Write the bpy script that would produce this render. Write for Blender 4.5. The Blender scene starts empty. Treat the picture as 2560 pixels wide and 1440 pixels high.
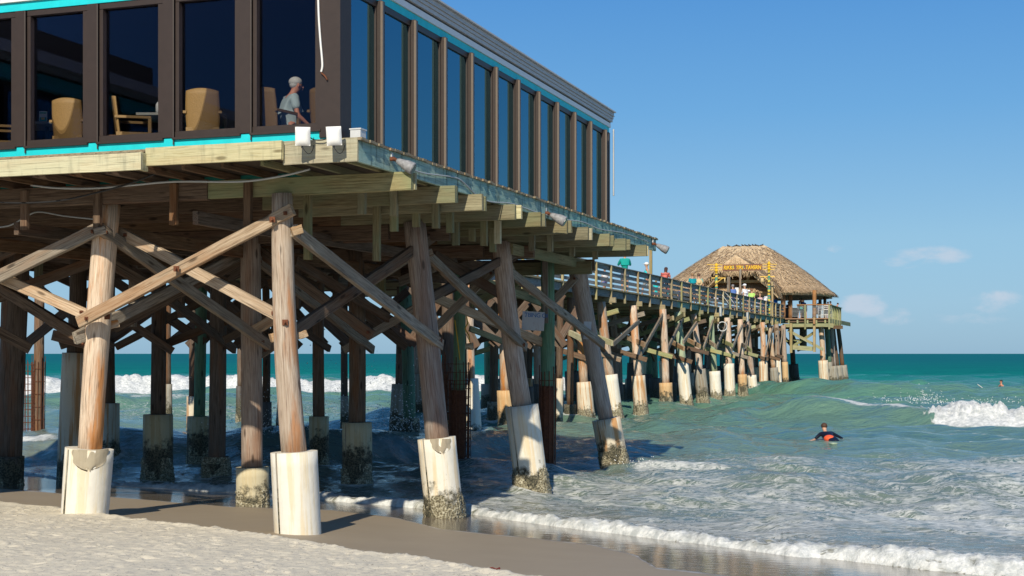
import bpy, bmesh, math, random
import numpy as np
from mathutils import Vector, Matrix
random.seed(7); RNG = np.random.RandomState(5)
SC = bpy.context.scene; COL = SC.collection
# ---------- survey of the place: camera stands on the beach at the origin, eye 2.85 m above the sea ----------
F = 3475.0; CX = 1280.0; HY = 884.0; EYE = 2.85
TH = math.radians(19.2)
UX, UY = math.sin(TH), math.cos(TH)       # out to sea, along the pier
VX, VY = -math.cos(TH), math.sin(TH)      # to the left, across the pier
OX, OY = -3.31, 20.0
def P(u, v, z): return Vector((OX+UX*u+VX*v, OY+UY*u+VY*v, z))
def atY(px, py, Y): return Vector(((px-CX)/F*Y, Y, EYE+(HY-py)/F*Y))
def atZ(px, py, z): return atY(px, py, (z-EYE)*F/(HY-py))
def Y_onV(px, v): return (v+OX*VX+OY*VY)/((px-CX)/F*VX+VY)
def Y_onU(px, u): return (u+OX*UX+OY*UY)/((px-CX)/F*UX+UY)
def onV(px, py, v): return atY(px, py, Y_onV(px, v))
def onU(px, py, u): return atY(px, py, Y_onU(px, u))
def uv(p): return ((p[0]-OX)*UX+(p[1]-OY)*UY, (p[0]-OX)*VX+(p[1]-OY)*VY)
YAW_U = math.pi/2-TH     # heading of +X local so that it points along u

# ---------- nodes ----------
class G:
    def __init__(s, mat): s.t = mat.node_tree; s.t.nodes.clear()
    def n(s, typ, props=None, **ins):
        nd = s.t.nodes.new(typ)
        for k, v in (props or {}).items(): setattr(nd, k, v)
        for k, v in ins.items():
            key = int(k[1:]) if (k[0] == 'i' and k[1:].isdigit()) else k.replace('_', ' ')
            s.put(nd.inputs[key], v)
        return nd
    def put(s, sock, v):
        if isinstance(v, bpy.types.NodeSocket): s.t.links.new(v, sock)
        elif hasattr(v, 'outputs'): s.t.links.new(v.outputs[0], sock)
        else:
            if isinstance(v, (tuple, list)) and len(v) == 3 and sock.type == 'RGBA': v = (*v, 1)
            sock.default_value = v
    def ramp(s, fac, stops, interp='LINEAR'):
        nd = s.t.nodes.new('ShaderNodeValToRGB'); s.put(nd.inputs[0], fac); cr = nd.color_ramp; cr.interpolation = interp
        while len(cr.elements) < len(stops): cr.elements.new(0.5)
        for e, (p, c) in zip(cr.elements, stops):
            e.position = p; e.color = (*c, 1) if isinstance(c, (tuple, list)) else (c, c, c, 1)
        return nd.outputs[0]
    def noise(s, vec, scale, detail=5, rough=.55, dist=0):
        return s.n('ShaderNodeTexNoise', None, Vector=vec, Scale=scale, Detail=detail, Roughness=rough, Distortion=dist).outputs[0]
    def math(s, op, a, b=0.0, clamp=False):
        return s.n('ShaderNodeMath', {'operation': op, 'use_clamp': clamp}, i0=a, i1=b).outputs[0]
    def mix(s, f, a, b, typ='MIX'):
        nd = s.t.nodes.new('ShaderNodeMix'); nd.data_type = 'RGBA'; nd.blend_type = typ
        s.put(nd.inputs[0], f); s.put(nd.inputs[6], a); s.put(nd.inputs[7], b); return nd.outputs[2]
    def mr(s, v, a, b, c=0.0, d=1.0, smooth=True):
        return s.n('ShaderNodeMapRange', {'interpolation_type': 'SMOOTHSTEP' if smooth else 'LINEAR'}, i0=v, i1=a, i2=b, i3=c, i4=d).outputs[0]
    def mapping(s, vec, scale): return s.n('ShaderNodeMapping', None, Vector=vec, Scale=scale).outputs[0]
    def out(s, sh): s.t.links.new(sh.outputs[0] if hasattr(sh, 'outputs') else sh, s.n('ShaderNodeOutputMaterial').inputs[0])
    def bsdf(s, **k): return s.n('ShaderNodeBsdfPrincipled', None, **k)
    def bump(s, h, st=.3, dist=.02): return s.n('ShaderNodeBump', None, Height=h, Strength=st, Distance=dist).outputs[0]
    def objvec(s):
        tc = s.n('ShaderNodeTexCoord').outputs['Object']; oi = s.n('ShaderNodeObjectInfo').outputs['Random']
        off = s.math('MULTIPLY', oi, 53.0)
        return s.n('ShaderNodeVectorMath', {'operation': 'ADD'}, i0=tc, i1=s.n('ShaderNodeCombineXYZ', None, X=off, Y=off, Z=off).outputs[0]).outputs[0], oi
def newmat(name):
    m = bpy.data.materials.new(name); m.use_nodes = True; return m
def plain(name, col, rough=.6, metal=0, var=.12, bump=.1, scale=14, spec=.4):
    m = newmat(name); g = G(m); v, oi = g.objvec()
    nz = g.noise(v, scale, 6)
    c = g.mix(g.math('MULTIPLY', nz, 1.0), tuple(x*(1-var*1.6) for x in col), tuple(min(1, x*(1+var)) for x in col))
    g.out(g.bsdf(Base_Color=c, Roughness=rough, Metallic=metal, Specular_IOR_Level=spec, Normal=g.bump(nz, bump, .01)))
    return m
def wood(name, light, mid, dark, rust=.0, rustc=(.35, .13, .035), rough=.85, green=0.0, greenc=(.10, .2, .12), sx=1.0, crack=.5, grime=0.0):
    """weathered timber: the grain runs along the object's own X axis"""
    m = newmat(name); g = G(m); v, oi = g.objvec()
    fine = g.noise(g.mapping(v, (1.1*sx, 22, 22)), 2.2, 8, .65)
    broad = g.noise(g.mapping(v, (.35*sx, 2.4, 2.4)), 1.6, 5, .6)
    blot = g.noise(g.mapping(v, (.9*sx, 1.6, 1.6)), 1.3, 6, .6)
    c = g.ramp(fine, [(.28, dark), (.46, mid), (.68, light)])
    c = g.mix(g.mr(blot, .4, .7), c, g.mix(.6, c, mid))
    if green: c = g.mix(g.math('MULTIPLY', g.mr(blot, .42, .62), green), c, greenc)
    if rust: c = g.mix(g.math('MULTIPLY', g.mr(broad, .47, .63), rust), c, rustc)
    cr = g.noise(g.mapping(v, (.5*sx, 34, 34)), 1.9, 3, .5)
    c = g.mix(g.math('MULTIPLY', g.mr(cr, .60, .68), crack), c, tuple(x*.25 for x in dark))
    kn = g.n('ShaderNodeTexVoronoi', None, Vector=g.mapping(v, (1.3, 4.5, 4.5)), Scale=1.0).outputs[0]
    c = g.mix(g.math('MULTIPLY', g.mr(kn, .16, .06), .75), c, tuple(x*.4 for x in dark))
    if grime: c = g.mix(g.math('MULTIPLY', g.mr(g.noise(g.mapping(v, (7, .6, .9)), 1.0, 6, .7), .50, .66), grime), c, (.035, .05, .045))
    val = g.mr(oi, 0, 1, .74, 1.14, False); sat = g.mr(g.math('FRACT', g.math('MULTIPLY', oi, 7.7)), 0, 1, .85, 1.2, False)
    c = g.n('ShaderNodeHueSaturation', None, Color=c, Value=val, Saturation=sat).outputs[0]
    h = g.math('SUBTRACT', fine, g.math('MULTIPLY', g.mr(cr, .58, .68), .8))
    g.out(g.bsdf(Base_Color=c, Roughness=rough, Specular_IOR_Level=.2, Normal=g.bump(h, .6, .012)))
    return m
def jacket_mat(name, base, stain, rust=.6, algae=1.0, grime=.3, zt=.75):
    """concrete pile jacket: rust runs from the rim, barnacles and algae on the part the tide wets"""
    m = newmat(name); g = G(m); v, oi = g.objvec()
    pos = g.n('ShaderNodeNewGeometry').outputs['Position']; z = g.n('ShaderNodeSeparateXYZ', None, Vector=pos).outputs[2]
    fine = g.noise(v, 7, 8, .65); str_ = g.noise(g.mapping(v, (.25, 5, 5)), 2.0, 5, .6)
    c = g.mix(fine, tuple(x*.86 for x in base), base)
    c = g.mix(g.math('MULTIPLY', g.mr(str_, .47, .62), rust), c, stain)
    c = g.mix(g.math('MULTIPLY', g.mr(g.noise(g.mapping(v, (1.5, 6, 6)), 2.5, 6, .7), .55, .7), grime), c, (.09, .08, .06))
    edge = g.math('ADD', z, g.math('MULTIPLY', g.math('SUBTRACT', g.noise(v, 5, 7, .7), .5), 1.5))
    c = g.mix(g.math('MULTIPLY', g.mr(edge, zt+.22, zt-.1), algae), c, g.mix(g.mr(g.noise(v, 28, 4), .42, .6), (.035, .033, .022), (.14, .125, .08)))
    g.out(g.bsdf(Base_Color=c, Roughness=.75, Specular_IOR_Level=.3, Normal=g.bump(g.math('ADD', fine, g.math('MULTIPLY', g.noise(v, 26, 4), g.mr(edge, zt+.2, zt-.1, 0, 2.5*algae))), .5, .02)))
    return m
M = {}
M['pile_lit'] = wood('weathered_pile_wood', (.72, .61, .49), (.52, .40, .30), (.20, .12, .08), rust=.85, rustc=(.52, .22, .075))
M['pile_shaded'] = wood('shaded_pile_wood', (.22, .17, .135), (.13, .095, .07), (.045, .03, .022), rust=.5, rustc=(.2, .085, .035))  # shade under the deck is put into this colour, a dark copy of pile_lit
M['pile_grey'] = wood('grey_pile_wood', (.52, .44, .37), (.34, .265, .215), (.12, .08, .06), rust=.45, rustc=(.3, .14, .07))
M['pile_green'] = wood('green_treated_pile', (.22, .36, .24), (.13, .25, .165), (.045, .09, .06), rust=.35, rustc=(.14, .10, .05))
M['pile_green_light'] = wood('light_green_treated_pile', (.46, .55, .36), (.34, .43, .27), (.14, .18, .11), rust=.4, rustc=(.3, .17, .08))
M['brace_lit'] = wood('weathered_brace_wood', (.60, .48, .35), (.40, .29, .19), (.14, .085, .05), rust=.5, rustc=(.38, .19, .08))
M['brace_shaded'] = wood('shaded_brace_wood', (.21, .155, .115), (.125, .09, .066), (.04, .027, .02), rust=.4, rustc=(.17, .07, .03))  # dark counterpart of brace_lit, with the under-deck shade in its colour
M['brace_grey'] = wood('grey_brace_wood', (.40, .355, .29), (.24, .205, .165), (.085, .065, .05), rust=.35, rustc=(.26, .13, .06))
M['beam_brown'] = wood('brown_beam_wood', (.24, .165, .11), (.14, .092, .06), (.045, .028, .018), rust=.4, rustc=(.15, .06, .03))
M['beam_green'] = wood('treated_beam_wood', (.34, .31, .19), (.23, .205, .12), (.10, .085, .045), rust=.2, rustc=(.2, .12, .05), green=.5, greenc=(.2, .24, .14), crack=.3)
M['plank_yellow'] = wood('new_treated_plank', (.60, .56, .38), (.50, .46, .30), (.34, .28, .16), rust=.25, rustc=(.42, .28, .16), crack=.3, green=.3, greenc=(.45, .47, .32), grime=.25)
M['fascia_teal'] = wood('teal_tinted_fascia', (.40, .52, .43), (.28, .41, .35), (.10, .16, .14), rust=.25, rustc=(.12, .10, .07), crack=.35, green=.5, greenc=(.22, .42, .38), grime=.75)
M['deck_wood'] = wood('deck_board_wood', (.42, .36, .24), (.30, .25, .17), (.12, .10, .06), rust=.2)
M['rail_grey'] = wood('blue_grey_rail_wood', (.36, .355, .345), (.24, .235, .23), (.10, .10, .10), rust=.15, rustc=(.16, .12, .07), crack=.35)
M['post_tan'] = wood('tan_rail_post_wood', (.50, .42, .26), (.38, .31, .19), (.18, .13, .08), rust=.2, green=.3, greenc=(.26, .3, .14))
M['post_olive'] = wood('olive_platform_wood', (.42, .42, .24), (.31, .32, .18), (.14, .14, .08), rust=.2)
M['tav_orange'] = wood('varnished_log', (.48, .30, .16), (.34, .18, .09), (.14, .07, .035), rust=.3)
M['jk_white'] = jacket_mat('white_jacket_concrete', (.78, .74, .64), (.66, .48, .24), .6, grime=.14, zt=.36)
M['jk_whitedry'] = jacket_mat('clean_white_jacket_concrete', (.78, .74, .65), (.66, .54, .34), .7, algae=0, grime=.10)
M['jk_cream'] = jacket_mat('cream_jacket_concrete', (.52, .47, .31), (.38, .25, .10), .5, grime=.35)
M['jk_tan'] = jacket_mat('tan_jacket_concrete', (.60, .53, .36), (.44, .33, .16), .4, grime=.2, zt=.3)
M['jk_rust'] = jacket_mat('rust_stained_jacket_concrete', (.70, .62, .48), (.48, .22, .06), .85, grime=.2, zt=.45)
M['jk_orange'] = jacket_mat('orange_jacket_concrete', (.62, .42, .22), (.52, .26, .09), .7, grime=.2)
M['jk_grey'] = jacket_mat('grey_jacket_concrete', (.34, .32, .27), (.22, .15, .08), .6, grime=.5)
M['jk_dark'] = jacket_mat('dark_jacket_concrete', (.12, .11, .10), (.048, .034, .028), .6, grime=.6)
M['patch'] = jacket_mat('mortar_patch', (.42, .36, .26), (.3, .25, .18), .5, algae=0, grime=.4)
def barn():
    m = newmat('barnacle_crust'); g = G(m); v, oi = g.objvec()
    vo = g.n('ShaderNodeTexVoronoi', None, Vector=v, Scale=30.0).outputs[0]; nz = g.noise(v, 9, 6, .7)
    c = g.ramp(g.math('ADD', g.math('MULTIPLY', vo, .6), g.math('MULTIPLY', nz, .55)), [(.25, (.035, .03, .02)), (.45, (.13, .11, .065)), (.62, (.27, .235, .15)), (.8, (.5, .46, .34))])
    g.out(g.bsdf(Base_Color=c, Roughness=.8, Normal=g.bump(vo, .8, .03))); return m
M['barnacle'] = barn()
M['rust'] = plain('rusty_steel', (.16, .055, .025), .85, var=.5, bump=.5, scale=22)
M['turq'] = plain('turquoise_paint', (.01, .56, .62), .5, var=.14, scale=7)
M['white'] = plain('white_paint', (.78, .77, .74), .45, var=.05, scale=5)
M['white_dirty'] = plain('chalky_white_metal', (.50, .50, .50), .6, var=.14, scale=9)
M['brown'] = plain('dark_brown_paint', (.034, .022, .018), .55, var=.18, bump=.15, scale=9)
M['mull_sunlit'] = plain('mullion_sunlit_edge', (.16, .125, .098), .5)  # paler brown that paints the sunlit edge of the side mullions
M['brown_side'] = plain('bronze_mullion_paint', (.048, .034, .028), .45, var=.12, scale=8)
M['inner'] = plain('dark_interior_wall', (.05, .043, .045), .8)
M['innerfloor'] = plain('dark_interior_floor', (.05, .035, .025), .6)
M['wicker'] = plain('tan_wicker', (.215, .125, .038), .6, var=.2, bump=.6, scale=55)
M['tabletop'] = plain('table_top', (.28, .27, .24), .35)
M['black'] = plain('black_plastic', (.02, .02, .022), .5)
M['grey_metal'] = plain('grey_conduit', (.42, .44, .44), .5, var=.1)
M['light_grey'] = plain('pale_grey_plastic', (.55, .56, .56), .5, var=.06)
M['flood'] = plain('peeling_grey_housing', (.30, .30, .31), .6, var=.5, scale=26)
M['lens'] = plain('lamp_lens', (.10, .10, .10), .15)
M['yellow'] = plain('yellow_paint', (.80, .48, .02), .5, var=.1)
M['bamboo'] = plain('bamboo_yellow', (.78, .50, .10), .45, var=.2)
M['signbrown'] = plain('sign_board_brown', (.20, .085, .05), .6, var=.15)
M['teal'] = plain('teal_paint', (.03, .30, .26), .6)
M['red'] = plain('red_paint', (.5, .04, .03), .6)
M['rope'] = plain('yellow_rope', (.62, .42, .04), .8)
M['birdmat'] = plain('dark_feathers', (.045, .04, .04), .8)
M['blue'] = plain('blue_letter_paint', (.03, .16, .42), .7)
M['seaweed'] = plain('red_brown_weed', (.16, .03, .02), .7)
M['eye'] = plain('eye_dark', (.02, .015, .012), .3)
M['hatstraw'] = plain('hat_straw', (.62, .46, .24), .8, var=.2)
def signmat():
    m = newmat('weathered_white_board'); g = G(m); v, oi = g.objvec()
    n1 = g.noise(g.mapping(v, (8, 8, 1.5)), 2, 7, .7)
    c = g.mix(g.mr(n1, .5, .72), (.50, .51, .53), (.36, .30, .30))
    g.out(g.bsdf(Base_Color=c, Roughness=.7, Normal=g.bump(n1, .3, .01))); return m
M['board'] = signmat()
def glass(name, tint, ior, tintmix):
    m = newmat(name); g = G(m)
    fr = g.n('ShaderNodeFresnel', None, IOR=ior).outputs[0]
    tr = g.n('ShaderNodeBsdfTransparent', None, Color=tint); gl = g.n('ShaderNodeBsdfGlossy', None, Color=tintmix, Roughness=.015)
    mx = g.n('ShaderNodeMixShader', None, i0=fr, i1=tr.outputs[0], i2=gl.outputs[0]); g.out(mx); return m
M['glass'] = glass('tinted_window_glass', (.80, .80, .80, 1), 1.38, (.42, .48, .75, 1))
M['glass_side'] = glass('blue_tinted_window_glass', (.35, .42, .5, 1), 3.3, (.38, .80, 1, 1))
def thatch():
    m = newmat('palm_thatch'); g = G(m); v, oi = g.objvec()
    a = g.noise(v, 3.2, 8, .7); b = g.noise(v, 22, 4, .7)
    c = g.ramp(g.math('ADD', g.math('MULTIPLY', a, .45), g.math('MULTIPLY', b, .55)), [(.3, (.20, .13, .075)), (.47, (.50, .37, .23)), (.64, (.74, .60, .40))])
    g.out(g.bsdf(Base_Color=c, Roughness=.9, Specular_IOR_Level=.1, Normal=g.bump(b, .8, .05))); return m
M['thatch'] = thatch()
def straw():
    m = newmat('palm_thatch_strands'); g = G(m)
    pos = g.n('ShaderNodeNewGeometry').outputs['Position']; b = g.noise(pos, 6, 5, .8)
    c = g.ramp(b, [(.3, (.29, .19, .11)), (.5, (.54, .39, .24)), (.68, (.72, .56, .37))])
    g.out(g.bsdf(Base_Color=c, Roughness=.9, Specular_IOR_Level=.1)); return m
M['straw'] = straw()
def totem():
    m = newmat('painted_totem'); g = G(m); v, oi = g.objvec()
    z = g.n('ShaderNodeSeparateXYZ', None, Vector=g.n('ShaderNodeTexCoord').outputs['Object']).outputs[0]
    f = g.math('FRACT', g.math('MULTIPLY', z, 1.4)); nz = g.noise(v, 9, 2)
    c = g.ramp(g.math('ADD', g.math('MULTIPLY', f, .8), g.math('MULTIPLY', nz, .3)), [(.0, (.02, .25, .18)), (.3, (.65, .42, .05)), (.45, (.08, .06, .03)), (.6, (.62, .5, .08)), (.78, (.05, .3, .2)), (.92, (.5, .1, .04))], 'CONSTANT')
    g.out(g.bsdf(Base_Color=c, Roughness=.6)); return m
M['totem'] = totem()
_cm = {}
def cmat(c, rough=.8, name='cloth'):
    k = (tuple(round(x, 3) for x in c), name)
    if k not in _cm: _cm[k] = plain(name, c, rough, var=.1, bump=.2, scale=9)
    return _cm[k]

# ---------- objects ----------
WM = {}
def put(name, data, parent=None, Mx=None):
    o = bpy.data.objects.new(name, data); COL.objects.link(o)
    Mx = Mx or Matrix.Identity(4); WM[o.name] = Mx
    if parent is not None:
        o.parent = parent; o.matrix_basis = WM[parent.name].inverted() @ Mx
    else: o.matrix_basis = Mx
    return o
def thing(name, label, cat, loc=(0, 0, 0), group=None, rz=0):
    o = put(name, None, None, Matrix.Translation(Vector(loc)) @ Matrix.Rotation(rz, 4, 'Z')); o['label'] = label; o['category'] = cat
    if group: o['group'] = group
    return o
def tag(o, label, cat, group=None):
    o['label'] = label; o['category'] = cat
    if group: o['group'] = group
    return o
def kind(o, k): o['kind'] = k; return o
class MB:
    def __init__(s): s.v = []; s.f = []; s.mi = []
    def add(s, vs, fs, mi=0):
        b = len(s.v); s.v += [tuple(x) for x in vs]; s.f += [tuple(b+i for i in f) for f in fs]; s.mi += [mi]*len(fs); return s
    def box(s, c, d, R=None, mi=0):
        c = Vector(c); hx, hy, hz = d[0]/2, d[1]/2, d[2]/2
        vs = [Vector((x, y, z)) for x in (-hx, hx) for y in (-hy, hy) for z in (-hz, hz)]
        if R is not None: vs = [R @ v for v in vs]
        return s.add([v+c for v in vs], [(0, 1, 3, 2), (4, 6, 7, 5), (0, 4, 5, 1), (2, 3, 7, 6), (0, 2, 6, 4), (1, 5, 7, 3)], mi)
    def tube(s, pts, rs, n=8, cap=True, mi=0, sq=1.0):
        pts = [Vector(p) for p in pts]; m = len(pts)
        if not isinstance(rs, (list, tuple)): rs = [rs]*m
        ref = None; vs = []
        for i, p in enumerate(pts):
            d = (pts[min(i+1, m-1)]-pts[max(i-1, 0)])
            d = d.normalized() if d.length > 1e-9 else Vector((0, 0, 1))
            if ref is None: ref = Vector((0, 0, 1)) if abs(d.z) < .9 else Vector((1, 0, 0))
            a = d.cross(ref).normalized(); b = a.cross(d).normalized(); ref = b
            for k in range(n):
                t = 2*math.pi*k/n; vs.append(p+a*(math.cos(t)*rs[i])+b*(math.sin(t)*rs[i]*sq))
        fs = [(i*n+k, i*n+(k+1) % n, (i+1)*n+(k+1) % n, (i+1)*n+k) for i in range(m-1) for k in range(n)]
        if cap: fs += [tuple(range(n))[::-1], tuple((m-1)*n+k for k in range(n))]
        return s.add(vs, fs, mi)
    def ball(s, c, r, n=10, m=7, mi=0, R=None):
        c = Vector(c); r = (r, r, r) if not isinstance(r, (tuple, list)) else r; vs = []
        for j in range(1, m):
            ph = math.pi*j/m
            for k in range(n):
                t = 2*math.pi*k/n; vs.append(Vector((r[0]*math.sin(ph)*math.cos(t), r[1]*math.sin(ph)*math.sin(t), r[2]*math.cos(ph))))
        vs += [Vector((0, 0, r[2])), Vector((0, 0, -r[2]))]
        if R is not None: vs = [R @ v for v in vs]
        fs = [(j*n+k, (j+1)*n+k, (j+1)*n+(k+1) % n, j*n+(k+1) % n) for j in range(m-2) for k in range(n)]
        T, B = n*(m-1), n*(m-1)+1
        fs += [(T, k, (k+1) % n) for k in range(n)]+[(B, (m-2)*n+(k+1) % n, (m-2)*n+k) for k in range(n)]
        return s.add([v+c for v in vs], fs, mi)
    def mesh(s, name, mats, smooth=False):
        me = bpy.data.meshes.new(name); me.from_pydata(s.v, [], s.f); me.update()
        for m in (mats if isinstance(mats, (list, tuple)) else [mats]): me.materials.append(m)
        me.polygons.foreach_set('material_index', s.mi)
        if smooth: me.polygons.foreach_set('use_smooth', [True]*len(me.polygons))
        return me
    def build(s, name, mats, parent=None, smooth=False, Mx=None):
        """vertices are in world space unless Mx is given"""
        if Mx is None and parent is not None: Mx = WM[parent.name]; I = Mx.inverted(); s.v = [tuple(I @ Vector(v)) for v in s.v]
        return put(name, s.mesh(name, mats, smooth), parent, Mx)
def frame(p0, p1, up=(0, 0, 1)):
    p0, p1 = Vector(p0), Vector(p1); x = (p1-p0).normalized(); up = Vector(up)
    if abs(x.dot(up)) > .98: up = Vector((VX, VY, 0))
    y = up.cross(x).normalized(); z = x.cross(y)
    Mx = Matrix((x, y, z)).transposed().to_4x4(); Mx.translation = p0; return Mx
def beam(name, p0, p1, w, h, mat, parent, up=(0, 0, 1), rough=.004, segs=None, shape='beam', orient=None):
    """a timber: local X along its length, w across (Y), h high (Z), chamfered and slightly uneven"""
    Mx = frame(p0, p1, up); L = (Vector(p1)-Vector(p0)).length; segs = segs or max(2, int(L/.5))
    c = min(w, h)*.09; hw, hh = w/2, h/2
    prof = [(-hw+c, -hh), (hw-c, -hh), (hw, -hh+c), (hw, hh-c), (hw-c, hh), (-hw+c, hh), (-hw, hh-c), (-hw, -hh+c)]
    b = MB(); vs = []
    for i in range(segs+1):
        oy, oz = random.uniform(-rough, rough), random.uniform(-rough, rough)
        for (y, z) in prof: vs.append((L*i/segs+(random.uniform(-.006, .006) if i in (0, segs) else 0), y+oy+random.uniform(-rough, rough)*.4, z+oz+random.uniform(-rough, rough)*.4))
    fs = [(i*8+k, i*8+(k+1) % 8, (i+1)*8+(k+1) % 8, (i+1)*8+k) for i in range(segs) for k in range(8)]
    fs += [tuple(range(8))[::-1], tuple(segs*8+k for k in range(8))]
    b.add(vs, fs); return put(name, b.mesh(name, mat), parent, Mx)
def pole(name, p0, p1, r0, r1, mat, parent, n=16, rough=.015, bow=.0, rings=None, cap=True, bulge=None):
    """round timber or concrete column, local X along its length"""
    Mx = frame(p0, p1); L = (Vector(p1)-Vector(p0)).length; rings = rings or max(3, int(L/.35)); vs = []
    ph = random.random()*6; lob = [random.uniform(-1, 1) for _ in range(n)]; bd = random.random()*6.28
    for i in range(rings+1):
        t = i/rings; r = r0+(r1-r0)*t
        if bulge: r *= bulge(t)
        ox = math.sin(math.pi*t)*bow*math.cos(bd); oz = math.sin(math.pi*t)*bow*math.sin(bd)
        for k in range(n):
            a = 2*math.pi*k/n; rr = r*(1+rough*(lob[k]*1.3+math.sin(3*a+ph+t*2)*1.0+random.uniform(-.6, .6)))
            vs.append((L*t, math.cos(a)*rr+ox, math.sin(a)*rr+oz))
    fs = [(i*n+k, i*n+(k+1) % n, (i+1)*n+(k+1) % n, (i+1)*n+k) for i in range(rings) for k in range(n)]
    if cap: fs += [tuple(range(n))[::-1], tuple(rings*n+k for k in range(n))]
    b = MB(); b.add(vs, fs); me = b.mesh(name, mat, True)
    if cap:
        for p in me.polygons[-2:]: p.use_smooth = False
    return put(name, me, parent, Mx)
def cable(name, pts, r, mat, parent=None, n=6, sub=5):
    """tube through points, smoothed"""
    pts = [Vector(p) for p in pts]; q = []
    for i in range(len(pts)-1):
        a, b, c, d = pts[max(i-1, 0)], pts[i], pts[i+1], pts[min(i+2, len(pts)-1)]
        for k in range(sub):
            t = k/sub; q.append(.5*((2*b)+(c-a)*t+(2*a-5*b+4*c-d)*t*t+(3*b-a-3*c+d)*t*t*t))
    q.append(pts[-1]); b = MB(); b.tube(q, r, n)
    if parent is None:
        o = q[0]; b.v = [tuple(Vector(v)-o) for v in b.v]; return put(name, b.mesh(name, mat, True), None, Matrix.Translation(o))
    return b.build(name, mat, parent, True)
def copy_tree(o, parent=None, Mx=None):
    c = o.copy(); COL.objects.link(c)
    if parent is not None: c.parent = parent; c.matrix_basis = o.matrix_basis.copy(); WM[c.name] = WM[parent.name] @ c.matrix_basis
    else: c.matrix_basis = Mx; WM[c.name] = Mx
    for ch in list(o.children): copy_tree(ch, c)
    return c

# ---------- numpy noise ----------
def _h(ix, iy, seed):
    n = (ix*374761393+iy*668265263+seed*982451653) & 0x7fffffff
    n = ((n ^ (n >> 13))*1274126177) & 0x7fffffff
    return ((n ^ (n >> 16)) & 0xffff)/65535.0
def vn(x, y, seed=0):
    ix = np.floor(x).astype(np.int64); iy = np.floor(y).astype(np.int64); fx = x-ix; fy = y-iy
    fx = fx*fx*(3-2*fx); fy = fy*fy*(3-2*fy)
    a, b, c, d = _h(ix, iy, seed), _h(ix+1, iy, seed), _h(ix, iy+1, seed), _h(ix+1, iy+1, seed)
    return (a*(1-fx)+b*fx)*(1-fy)+(c*(1-fx)+d*fx)*fy
def fbm(x, y, oct=4, seed=0):
    s = 0; a = .5; t = 0
    for i in range(oct): s = s+a*vn(x*2**i+i*17.3, y*2**i-i*9.1, seed+i); t += a; a *= .55
    return s/t
def grid_mesh(name, X, Y, Z, mat, attrs=None):
    nr, nc = X.shape; me = bpy.data.meshes.new(name)
    co = np.stack([X, Y, Z], -1).reshape(-1, 3).astype(np.float32)
    idx = np.arange(nr*nc).reshape(nr, nc)
    q = np.stack([idx[:-1, :-1], idx[:-1, 1:], idx[1:, 1:], idx[1:, :-1]], -1).reshape(-1, 4)
    me.vertices.add(len(co)); me.vertices.foreach_set('co', co.ravel())
    me.loops.add(q.size); me.loops.foreach_set('vertex_index', q.ravel().astype(np.int32))
    me.polygons.add(len(q)); me.polygons.foreach_set('loop_start', np.arange(0, q.size, 4, dtype=np.int32))
    me.polygons.foreach_set('use_smooth', np.ones(len(q), dtype=bool))
    me.update(calc_edges=True)
    for k, a in (attrs or {}).items():
        at = me.attributes.new(k, 'FLOAT', 'POINT'); at.data.foreach_set('value', a.ravel().astype(np.float32))
    me.materials.append(mat); return me
sst = lambda e0, e1, x: (lambda t: t*t*(3-2*t))(np.clip((x-e0)/(e1-e0), 0, 1))
# ---------- camera, sun, sky ----------
cam = bpy.data.cameras.new('camera'); co = bpy.data.objects.new('camera', cam); COL.objects.link(co); SC.camera = co
co.location = (0, 0, EYE); co.rotation_euler = (math.pi/2, 0, 0)
cam.sensor_width = 36; cam.lens = F/2560*36; cam.shift_y = (HY-720)/2560; cam.clip_start = .1; cam.clip_end = 60000
SUN_AZ = math.radians(9.5); SUN_EL = math.radians(33)      # light travels towards +Y, turned a little to +X
sd = Vector((math.sin(SUN_AZ)*math.cos(SUN_EL), math.cos(SUN_AZ)*math.cos(SUN_EL), -math.sin(SUN_EL)))
sl = bpy.data.lights.new('sun', 'SUN'); so = bpy.data.objects.new('sun', sl); COL.objects.link(so)
sl.energy = 5.0; sl.angle = math.radians(.55); sl.color = (1.0, .91, .74)
so.rotation_euler = sd.to_track_quat('-Z', 'Y').to_euler(); so.location = (-20, -60, 60)
w = bpy.data.worlds.new('World'); SC.world = w; w.use_nodes = True; g = G(w)
sky = g.n('ShaderNodeTexSky', {'sky_type': 'NISHITA', 'sun_disc': False}); sky.sun_elevation = SUN_EL
sky.sun_rotation = math.pi+SUN_AZ; sky.altitude = 0; sky.air_density = 1.0; sky.dust_density = .25; sky.ozone_density = 3.2
gen = g.n('ShaderNodeTexCoord').outputs['Generated']
sep = g.n('ShaderNodeSeparateXYZ', None, Vector=gen); 
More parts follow.
